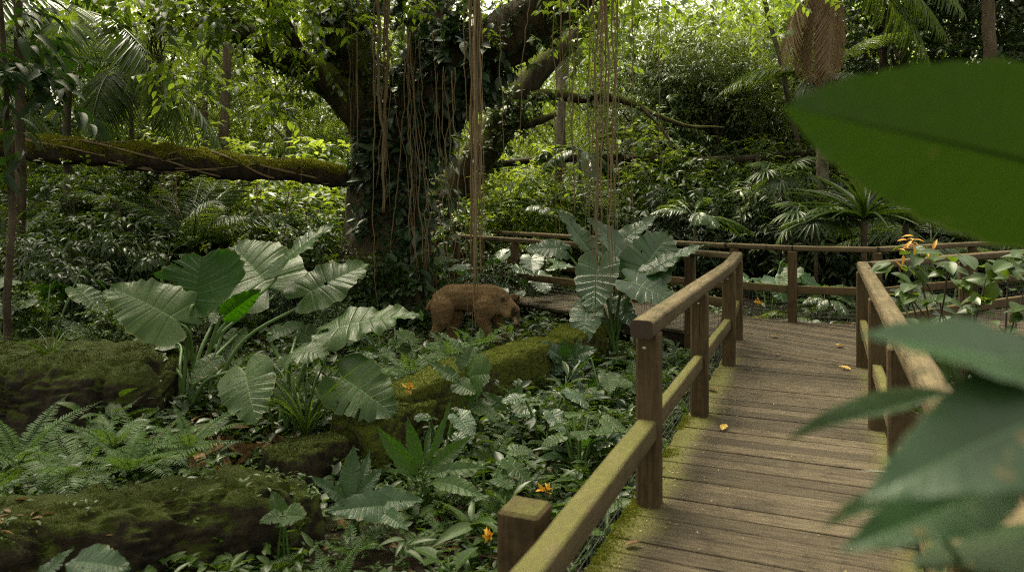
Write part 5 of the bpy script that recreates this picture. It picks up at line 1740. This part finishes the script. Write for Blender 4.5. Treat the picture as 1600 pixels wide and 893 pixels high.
# far wall of forest
r = np.random.default_rng(71)
for k in range(28):
    a = -36 + 72 * (k + r.uniform(-.3, .3)) / 27
    Y = r.uniform(40, 54)
    plant(['tall', 'sunny', 'sunny2', 'tall'][k % 4], 0, Y, r.uniform(.75, 1.15), 'tall tree in the hazy wall of forest at the far back', 'trees in the far forest wall', X=a)
# middle distance
midt = [('sunny', 335, 24, 1.0), ('sunny', 430, 21, .9), ('sunny2', 490, 28, 1.0), ('sunny2', 250, 28, .9), ('tall', 160, 30, 1.0), ('tall2', 20, 26, 1.0), ('dark', -70, 17, .9),
        ('sunny', 560, 25, 1.0), ('sunny', 740, 24, .8), ('sunny2', 800, 30, .95), ('sunny', 860, 26, .9), ('sunny2', 930, 34, 1.1),
        ('tall', 985, 22, .62), ('tall', 1135, 23, .62), ('laurel', 1040, 18.8, .72), ('laurel', 1125, 18.6, .80), ('laurel', 1195, 19.2, .74), ('tall', 1070, 21, .6), ('tall', 1205, 22.5, .62), ('sunny', 1160, 21, .8), ('sunny2', 1225, 29, 1.0), ('sunny', 1110, 28, 1.0),
        ('sunny', 1300, 22, .85), ('dark', 1420, 20, 1.0), ('dark', 1500, 22, 1.0), ('tall2', 1580, 24, 1.0), ('sunny2', 1360, 30, 1.0), ('dark', 1640, 19, 1.0),
        ('tall', 60, 19, .85), ('tall', 250, 22, .75), ('tall2', 150, 23, .9), ('tall', 400, 27, .9), ('tall', 1010, 19.5, .56), ('tall', 1240, 20, .56), ('laurel', 1085, 20.5, .85), ('tall', 1170, 26, .72), ('tall2', 930, 24, .7), ('dark', 1360, 19, .8), ('tall', 620, 22, .9), ('tall', 1280, 25, .75), ('dark', -20, 21, .9)]
words = {'sunny': 'sunlit-coloured yellow-green tree in the sunlit gap behind the big trunks', 'sunny2': 'taller yellow-green tree standing in the bright gap beyond the undergrowth', 'tall': 'fine-leaved green tree in the middle distance behind the undergrowth',
         'tall2': 'high-crowned green tree in the middle distance behind the undergrowth', 'dark': 'dark-leaved tree standing in shade at the side of the picture', 'laurel': 'grey-green drooping laurel behind the wire fence right of the hanging roots'}
for k, px, Y, s in midt:
    plant(k, px, Y, s, words[k], 'trees of the ' + words[k].split(' tree')[0].replace(' laurel', ' laurels').split(' in ')[0] + ' kind')
# undergrowth
shr = []
r = np.random.default_rng(72)
for k in range(48):
    Y = r.uniform(15.0, 21); px = r.uniform(-40, 1640)
    x = (px - 800) / F * Y
    if on_deck(x, Y, .9) or (abs(px - 610) < 110 and Y < 14.4) or (px > 760 and px < 1180 and Y < 15.3): continue
    left = px < 760
    key = r.choice(['shrubdark', 'shrub', 'shrubsun', 'shrubgrey'], p=[.3, .3, .25, .15] if left else [.42, .28, .08, .22])
    shr.append((key, px, Y, r.uniform(.75, 1.35)))
shr += [('shrubdark', 110, 9.5, .78), ('shrubdark', 185, 10.2, .75), ('shrubdark', 30, 10.5, .72), ('shrub', 130, 10.8, .95), ('shrubdark', 150, 12.6, .9), ('shrub', 480, 12.5, .8), ('shrubsun', 470, 14.5, 1.2), ('shrubsun', 390, 15, 1.1), ('shrubsun', 320, 16, 1.3), ('shrub', 420, 13.4, .8),
        ('shrubdark', 60, 13, 1.0), ('shrub', 250, 14.8, 1.2), ('shrub', 840, 13.2, .5), ('shrubdark', 1100, 15, .9), ('shrubdark', 1180, 15.4, .9), ('shrubdark', 1440, 16.2, 1.2), ('shrub', 1500, 15, 1.1), ('shrubdark', 1580, 15, 1.2),
        ('shrubdark', 1040, 15.2, 1.1), ('shrubgrey', 1225, 15.2, 1.0), ('shrub', 940, 15, .9), ('shrubdark', 1560, 13.6, .9), ('shrub', 1310, 15.2, 1.0),
        ('shrub', 40, 8.2, .45), ('shrub', 250, 9.0, .4), ('shrub', 360, 9.8, .45), ('shrubdark', 420, 10.6, .5), ('shrub', 170, 8.0, .38), ('shrubdark', 520, 9.4, .35), ('shrubsun', 1010, 17.2, 1.3), ('shrubsun', 1150, 17.4, 1.2), ('shrub', 1080, 16.4, 1.2), ('shrubsun', 1240, 17.3, 1.1), ('shrub', 1190, 16.2, 1.1), ('shrubsun', 850, 15.8, 1.1), ('shrubsun', 790, 15.6, .9), ('shrub', 720, 14.5, .8), ('shrubdark', 765, 11.6, .5), ('shrub', 560, 11.4, .45)]
words = {'shrubdark': 'dark glossy shrub in the shaded undergrowth', 'shrub': 'mid-green small-leaved shrub in the undergrowth', 'shrubsun': 'sunlit-coloured yellow-green shrub catching light in the undergrowth', 'shrubgrey': 'grey-green narrow-leaved shrub in the undergrowth'}
for k, px, Y, s in shr:
    plant(k, px, Y, s, words[k] + (' left of the fig tree' if px < 610 else ' right of the fig tree'), words[k].split(' in ')[0].split(' catching')[0] + 's' + (' left of the fig tree' if px < 610 else ' right of the fig tree'))

# pale slim trunks in the background
def bare_trunk(px, Y, y0, y1, r0, label, mat='palebark', lean=0, crown=True):
    a = P(px, y1, Y); a[2] = gz(a[0], a[1]) - .1; b = P(px + lean, y0, Y)
    t = thing('slim_tree', label, 'tree', tuple(a))
    p = wob(catmull([a, a + (b - a) * .5 + [r0, 0, 0], b], 24), .04, int(px))
    g = G(); tube(g, p - a, np.linspace(r0, r0 * .7, 24), 10, .1, int(px)); g.build('trunk', M[mat], t)
    if not crown: return t
    lb = [(b[0] - a[0] + dx, b[1] - a[1] + dy, b[2] - a[2] + dz, .9, .9, .7) for dx, dy, dz in ((0, 0, .4), (.8, .3, .2), (-.8, -.2, .1), (.2, .7, .7))]
    link('crown', crown_mesh('crown', lb, 420, 8, .17, 'oval', 'canopy', abs(int(px)) + 3), t)
    return t


bare_trunk(855, 18.2, -90, 420, .13, 'slim pale-barked tree behind the fence between the root bundles', lean=30)
bare_trunk(880, 21, -60, 400, .12, 'thin pale trunk seen further back beyond the slanting tree', lean=-20)
bare_trunk(335, 19, -70, 380, .14, 'reddish-brown trunk rising through the bright gap above the fallen trunk', 'fartrunk', 18)
bare_trunk(312, 20, -70, 380, .10, 'slender brown trunk just left of the reddish one in the bright gap', 'fartrunk', 4)
bare_trunk(1534, 16.5, -90, 420, .17, 'upright mottled trunk near the top right above the big blurred leaf', 'fartrunk', 4)
bare_trunk(1290, 17.4, -60, 400, .07, 'thin leaning pole-like stem right of the grey laurels', 'palebark', -110)
bare_trunk(30, 10.2, -150, 470, .07, 'thin upright stem at the left edge in front of the fallen trunk', 'bark', -14, False)
bare_trunk(215, 10.6, 310, 470, .05, 'thin crooked sapling stem left of the elephant ear clump', 'bark', -35, False)

# dark sapling with long drooping leaves at the left edge
t = plant('shrubdark', 15, 7.5, 1.0, 'placeholder', None)
for ch in list(t.children): bpy.data.objects.remove(ch)
bpy.data.objects.remove(t)
c = P(12, 520, 7.2); c[2] = gz(c[0], c[1])
t = thing('sapling', 'dark sapling with long drooping leaves at the top left edge', 'tree', tuple(c))
g = G(); p = wob(catmull([c, P(15, 320, 7.2), P(8, 120, 7.2), P(0, -60, 7.2)], 24), .03, 3); tube(g, p - c, np.linspace(.04, .02, 24), 8, .1, 3); g.build('trunk', M['bark'], t)
lb = [(*(P(*q) - c), .42, .5, .30) for q in ((-10, 30, 7.2), (25, 60, 7.3), (-30, 100, 7.1), (5, 130, 7.2), (20, -60, 7.2), (10, 175, 7.2))]
link('crown', crown_mesh('crown', lb, 36, 8, .26, 'lance', 'mutedleaf', 33, down=.6, twig=1.6), t)

# ------------------------------------------------------------------ palms
PF = [frond_mesh('palm_frond', 3.0, 58, .78, 'wstrap', .75, .55, .3, 'palm', 'palm', .16, .022, k, hang=.55) for k in range(3)]
DF = [frond_mesh('dead_frond', 2.5, 46, .85, 'strap', .35, 1.7, .0, 'drypalm', 'palm', .10, .02, k, hang=.25) for k in range(2)]
AF = [frond_mesh('arching_frond', 1.7, 26, .42, 'lance', .6, .8, .25, 'palm', 'palm', .28, .014, k, hang=.35) for k in range(2)]


def palm(label, px, ytop, Y, n, s, r0=.09, dead=0, meshes=PF, el=(-.25, 1.1), mat='palebark', group=None, lean=0, name='palm_tree'):
    top = P(px, ytop, Y); a = top.copy(); a[0] -= lean; a[2] = gz(a[0], a[1])
    t = thing(name, label, 'palm', tuple(a), group)
    h = top[2] - a[2]
    if h > .5:
        p = wob(catmull([a, (a + top) / 2 + [lean * .2, 0, 0], top], 24), .03, int(px))
        g = G(); tube(g, p - a, np.linspace(r0, r0 * .8, 24), 12, .05, int(px)); g.build('trunk', M[mat], t)
    for k in range(n):
        az = k * 2.4 + rng.normal(0, .2); e = el[0] + (el[1] - el[0]) * ((k * .618) % 1)
        d = (math.cos(az) * math.cos(e), math.sin(az) * math.cos(e), math.sin(e))
        put('frond', meshes[k % len(meshes)], t, tuple(top - a), d, (rng.normal(0, .1), rng.normal(0, .1), 1), s * rng.uniform(.85, 1.1))
    for k in range(dead):
        az = (3.3, 4.0, 2.7, 4.9, 5.6)[k % 5]; e = (-.95, -1.2, -1.1, -1.15, -1.25)[k % 5]
        put('dead_frond', DF[k % 2], t, tuple(top - a), (math.cos(az) * math.cos(e), math.sin(az) * math.cos(e), math.sin(e)), (math.cos(az), math.sin(az), .3), s * rng.uniform(.8, 1.05))
    return t


palm('feather palm with thin pale trunk at the upper left', 106, 15, 12.2, 16, 1.0, .07)
palm('second feather palm behind it, its fronds spread above the fallen trunk', 205, 110, 14.0, 13, .9, .05)
palm('feather palm at the far left, mostly outside the picture', -60, 120, 14.5, 13, 1.0, .08)
palm('palm at the top right with dry brown fronds hanging down', 1282, -70, 15.0, 12, 1.0, .10, 5)
palm('short palm below the dry fronds with wide arching leaves', 1290, 120, 16.4, 10, .75, .06)
palm('young stemless palm with upright fronds behind the fallen trunk', 300, 392, 11.6, 10, .58, .05, 0, PF, (.85, 1.4), name='young_palm')
palm('stemless palm with broad drooping leaflets left of the elephant ear clump', 262, 400, 10.8, 8, .55, .05, 0, AF, (.2, .8), name='young_palm')
palm('young feather palm at the left edge under the fallen trunk', 10, 400, 10.8, 9, .7, .05, 0, PF, (.4, 1.2), name='young_palm')
palm('small palm below the back railing right of the second back post', 1290, 470, 10.9, 8, .36, .02, 0, AF, (.1, .9), name='young_palm')
palm('low palm in the gap below the back railing beside its middle post', 1275, 500, 10.6, 8, .30, .02, 0, PF, (.0, .8), name='young_palm')
palm('young palm in the shade behind the back railing at the right', 1455, 385, 13.0, 9, .6, .03, 0, PF, (.1, 1.0), name='young_palm')
palm('young palm in the shaded undergrowth left of the back railing end', 1085, 340, 13.6, 8, .6, .03, 0, AF, (.1, 1.0), name='young_palm')
palm('slender palm left of the fenced laurels with broad leaflets', 905, 235, 16.6, 9, .75, .05, 0, AF, (-.3, .8), name='young_palm')
palm('small bright palm between the fig trunk and the slanting tree', 850, 330, 14.8, 8, .5, .04, 0, AF, (.2, 1.1), name='young_palm')


def fan_palm(label, px, ytop, Y, n, s):
    top = P(px, ytop, Y); a = top.copy(); a[2] = gz(a[0], a[1])
    t = thing('fan_palm', label, 'palm', tuple(a))
    g0 = G(); m = 15
    th = np.linspace(-1.9, 1.9, m)
    d = np.stack([np.cos(th), np.sin(th), -.15 + 0 * th], 1)
    scatter_leaves(g0, leaf_tm(5, .11, .5, .5, .28, .5), np.zeros((m, 3)), d, np.tile([0, 0, 1.0], (m, 1)), .55 + .1 * np.cos(th))
    fan = g0.mesh('fan_leaf', M['darkpalm'])
    g = G(); tube(g, catmull([a - a, (top - a) * .5, top - a], 16), .035, 8, .1); g.build('trunk', M['bark'], t)
    for k in range(n):
        az = k * 2.4; e = .9 - 1.2 * k / n
        dv = np.array([math.cos(az) * math.cos(e), math.sin(az) * math.cos(e), math.sin(e)])
        q = top - a + dv * .55 * s
        g = G(); tube(g, catmull([top - a, top - a + dv * .3 * s + [0, 0, .04], q], 8), .008, 5); g.build('stalk', M['stalk'], t)
        put('leaf', fan, t, tuple(q), dv - np.array([0, 0, .45]), (0, 0, 1), s)
    return t


fan_palm('fan palm with pleated leaves behind the back railing', 1275, 345, 12.4, 10, .72)
fan_palm('taller fan palm right of the laurels above the fence beam', 1225, 275, 14.2, 8, .7)


def strap_plant(label, px, py, Y, n, L, w=.06, mat='darkleaf', name='strap_leaved_plant', el=(.35, 1.4)):
    c = P(px, py, Y); a = c.copy(); a[2] = gz(a[0], a[1])
    t = thing(name, label, 'plant', tuple(a))
    h = c[2] - a[2]
    if h > .3:
        g = G(); tube(g, [(0, 0, -.05), (0, 0, h * .5), (0, 0, h)], .05, 8, .1); g.build('stem', M['bark'], t)
    tm = leaf_tm(9, w, .35, .5, .62, .5)
    g = G(); r = np.random.default_rng(abs(int(px)))
    az = r.uniform(0, 6.28, n); e = r.uniform(*el, n)
    d = np.stack([np.cos(az) * np.cos(e), np.sin(az) * np.cos(e), np.sin(e)], 1)
    scatter_leaves(g, tm, np.tile([0, 0, max(h, .05)], (n, 1)), d, np.tile([0, 0, 1.0], (n, 1)) - d * 0.2 + r.normal(0, .1, (n, 3)), L * r.uniform(.7, 1.1, n))
    g.build('foliage', M[mat], t)
    return t


strap_plant('big rosette of long dark strap leaves behind the back railing', 1350, 345, 11.9, 70, 1.2, .05)
strap_plant('second clump of dark strap leaves right of the large rosette', 1415, 350, 12.5, 50, 1.1, .05)
strap_plant('clump of thin upright grassy leaves by the stalks of the left clump', 478, 690, 5.7, 34, .75, .02, 'herb', el=(1.0, 1.5))
strap_plant('tuft of grassy leaves on the boulder at the left', 80, 565, 6.1, 40, .35, .03, 'herb', el=(.6, 1.4))
strap_plant('dark strap-leaved plant at the bottom right behind the railing', 1640, 850, 3.0, 26, .6, .06)

# elephant ears beyond the deck
for lab, px, py, Y, n, s, mt in (('elephant ear seen under the back railing beside the corner post', 1200, 470, 11.6, 7, .62, 'gloss'), ('elephant ear with round leaf drooping over the back railing middle rail', 1275, 480, 11.2, 6, .55, 'ear'),
                                 ('elephant ear in the undergrowth left, behind the dark boulder', 70, 490, 8.6, 8, .62, 'ear'), ('elephant ear with pale leaves beyond the bear', 770, 470, 11.2, 8, .6, 'gloss'),
                                 ('elephant ear behind the left path railing between root bundles', 830, 470, 12.6, 7, .6, 'gloss'), ('elephant ear in shade right of the fig roots', 720, 450, 11.8, 7, .6, 'ear'),
                                 ('broad-leaved clump in the left undergrowth under the fallen trunk', 230, 470, 9.2, 8, .5, 'ear'), ('low elephant ear at the lower right corner behind the railing', 1560, 700, 4.4, 6, .5, 'eardark'),
                                 ('broad-leaved plant below the bright mossy block, nearest the stub post', 760, 770, 5.0, 7, .26, 'ear'), ('broad-leaved plant halfway between the mossy block and the lower rail', 850, 690, 6.2, 7, .30, 'gloss'), ('broad-leaved plant near the second tall post', 945, 640, 7.2, 7, .30, 'ear'),
                                 ('broad-leaved plant left of the first tall post', 905, 730, 5.6, 7, .26, 'ear'), ('broad-leaved plant at the near end of the mossy ledge', 690, 690, 5.9, 7, .27, 'gloss'), ('broad-leaved plant between the fern and the bear', 600, 520, 8.6, 7, .34, 'ear'), ('small elephant ear just before the bear hind legs', 660, 555, 8.2, 6, .26, 'ear'), ('elephant ear behind the turning rail at the right', 1480, 470, 10.9, 7, .55, 'ear')):
    b = P(px, py, Y); b[2] = gz(b[0], b[1])
    t = thing('elephant_ear', lab, 'plant', tuple(b), 'elephant ear plants')
    for k in range(n):
        az = k * 2.4 + rng.normal(0, .3); h = rng.uniform(.5, 1.15) * s * 1.5
        dxy = np.array([math.cos(az), math.sin(az), 0])
        at = b + dxy * h * .45 + [0, 0, h]
        big_leaf(t, b + dxy * .04, at, at + (dxy * .8 + np.array([0, -.15, rng.uniform(-.7, .1)])) * s * .75, dxy * .55 + np.array([0, -.35, .8]), rng.uniform(.75, 1.0), mt, int(rng.integers(1e6)), .2, .08, .03, stalk=.010)

# leafy shrub leaning over the right railing
c = P(1500, 560, 6.2); c[2] = gz(c[0], c[1])
t = thing('lobed_shrub', 'leafy shrub with pale veined leaves and orange young tips beside the right railing', 'shrub', tuple(c))
tips = [(1400, 420), (1430, 400), (1480, 410), (1540, 420), (1580, 430), (1420, 460), (1470, 470), (1530, 470), (1590, 490), (1400, 500), (1450, 510), (1510, 440), (1610, 400), (1440, 430), (1560, 520), (1395, 470)]
g = G(); gl = G(); r = np.random.default_rng(44)
for k, q in enumerate(tips):
    b = P(*q, 6.0 + r.normal(0, .25)); p = wob(catmull([c, (c + b) / 2 + r.normal(0, .08, 3), b], 14), .03, k)
    tube(g, p - c, np.linspace(.013, .005, 14), 6)
    n = 9
    d = nrm(r.normal(size=(n, 3)) * [1, 1, .3] + [0, -.4, -.1])
    scatter_leaves(gl, leaf_tm(7, .62, .48, .15, .25, .7, 5), np.tile(b - c, (n, 1)) + r.normal(0, .05, (n, 3)), d, np.tile([0, -.35, 1.0], (n, 1)) + r.normal(0, .25, (n, 3)), r.uniform(.10, .20, n))
g.build('stem', M['twig'], t); gl.build('foliage', M['shrub'], t)
g = G(); n = 16; b = P(1428, 388, 6.0)
scatter_leaves(g, LT['lance'], np.tile(b - c, (n, 1)) + r.normal(0, .055, (n, 3)), r.normal(size=(n, 3)) + [.2, -.3, .5], np.tile([0, -.4, 1.0], (n, 1)), r.uniform(.05, .10, n))
g.build('young_leaves', M['orange'], t)

# orange flowers
for lab, px, py, Y, zz in (('orange flower cluster under the back railing, left of its middle post', 1185, 472, 11.0, None), ('orange flower by the right corner post at deck level', 1328, 508, 10.4, None), ('yellow-orange bloom on the mossy block by the drooping leaf', 641, 605, 6.0, None),
                       ('orange flower among the herbs below the lower rail', 852, 765, 4.9, None), ('orange flower in the ground cover at the bottom beside the stub post', 765, 838, 4.3, None), ('small orange bloom above the fence beam at the right', 1286, 245, 15.4, None)):
    b = P(px, py, Y); a = b.copy(); a[2] = min(gz(a[0], a[1]), b[2] - .05)
    t = thing('flower', lab, 'flower', tuple(a)); n = 14
    g = G(); scatter_leaves(g, LT['oval'], np.tile(b - a, (n, 1)) + rng.normal(0, .006, (n, 3)) * (1 + Y / 8), rng.normal(size=(n, 3)) + [0, -.3, .6], rng.normal(size=(n, 3)), rng.uniform(.020, .036, n) * (1 + Y / 9))
    g.build('petals', M['orange'], t)
    g = G(); tube(g, catmull([a - a, (b - a) * .5 + [.01, 0, 0], b - a], 8), .004, 5); g.build('stem', M['stalk'], t)
# ------------------------------------------------------------------ camera, sky, sun
cam = bpy.data.cameras.new('camera'); co = bpy.data.objects.new('camera', cam); COL.objects.link(co)
co.location = (0, 0, EYE); co.rotation_euler = (PI / 2, 0, 0)
cam.sensor_width = 36.0; cam.lens = F / 1600 * 36.0
cam.shift_y = -(446.5 - HOR) / 1600
cam.clip_start = 0.05; cam.clip_end = 600
cam.dof.use_dof = True; cam.dof.focus_distance = 7.5; cam.dof.aperture_fstop = 1.9
SC.camera = co

EL, AZ = math.radians(64), math.radians(-32)     # sun high, beyond the trees to the left
w = bpy.data.worlds.new('World'); SC.world = w; w.use_nodes = True
nt = w.node_tree; nt.nodes.clear()
sky = nt.nodes.new('ShaderNodeTexSky'); sky.sky_type = 'NISHITA'; sky.sun_disc = False
sky.sun_elevation = EL; sky.sun_rotation = AZ
sky.air_density = 1.0; sky.dust_density = 6.0; sky.ozone_density = 1.0
hs = nt.nodes.new('ShaderNodeHueSaturation'); hs.inputs['Saturation'].default_value = 0.10
bg = nt.nodes.new('ShaderNodeBackground'); bg.inputs['Strength'].default_value = 0.105
ou = nt.nodes.new('ShaderNodeOutputWorld')
nt.links.new(sky.outputs[0], hs.inputs['Color']); nt.links.new(hs.outputs[0], bg.inputs[0]); nt.links.new(bg.outputs[0], ou.inputs[0])
sd = bpy.data.lights.new('sun', 'SUN'); so = bpy.data.objects.new('sun', sd); COL.objects.link(so)
sd.energy = 1.35; sd.angle = math.radians(28); sd.color = (1.0, 0.93, 0.80)
v = Vector((math.sin(AZ) * math.cos(EL), math.cos(AZ) * math.cos(EL), math.sin(EL)))
so.rotation_euler = v.to_track_quat('Z', 'Y').to_euler(); so.location = (0, 0, 30)

vs = SC.view_settings
SC.display_settings.display_device = 'sRGB'
vs.view_transform = 'Standard'; vs.look = 'None'; vs.exposure = 2.07; vs.gamma = 1.0; vs.use_curve_mapping = False
vs.use_white_balance = True; vs.white_balance_temperature = 7850; vs.white_balance_tint = 0
cy = SC.cycles
cy.max_bounces = 6; cy.diffuse_bounces = 3; cy.glossy_bounces = 2; cy.transmission_bounces = 4; cy.transparent_max_bounces = 4
cy.use_denoising = False
cy.use_adaptive_sampling = False
cy.pixel_filter_type = 'BLACKMAN_HARRIS'; cy.filter_width = 1.1
cy.sample_clamp_indirect = 6.0
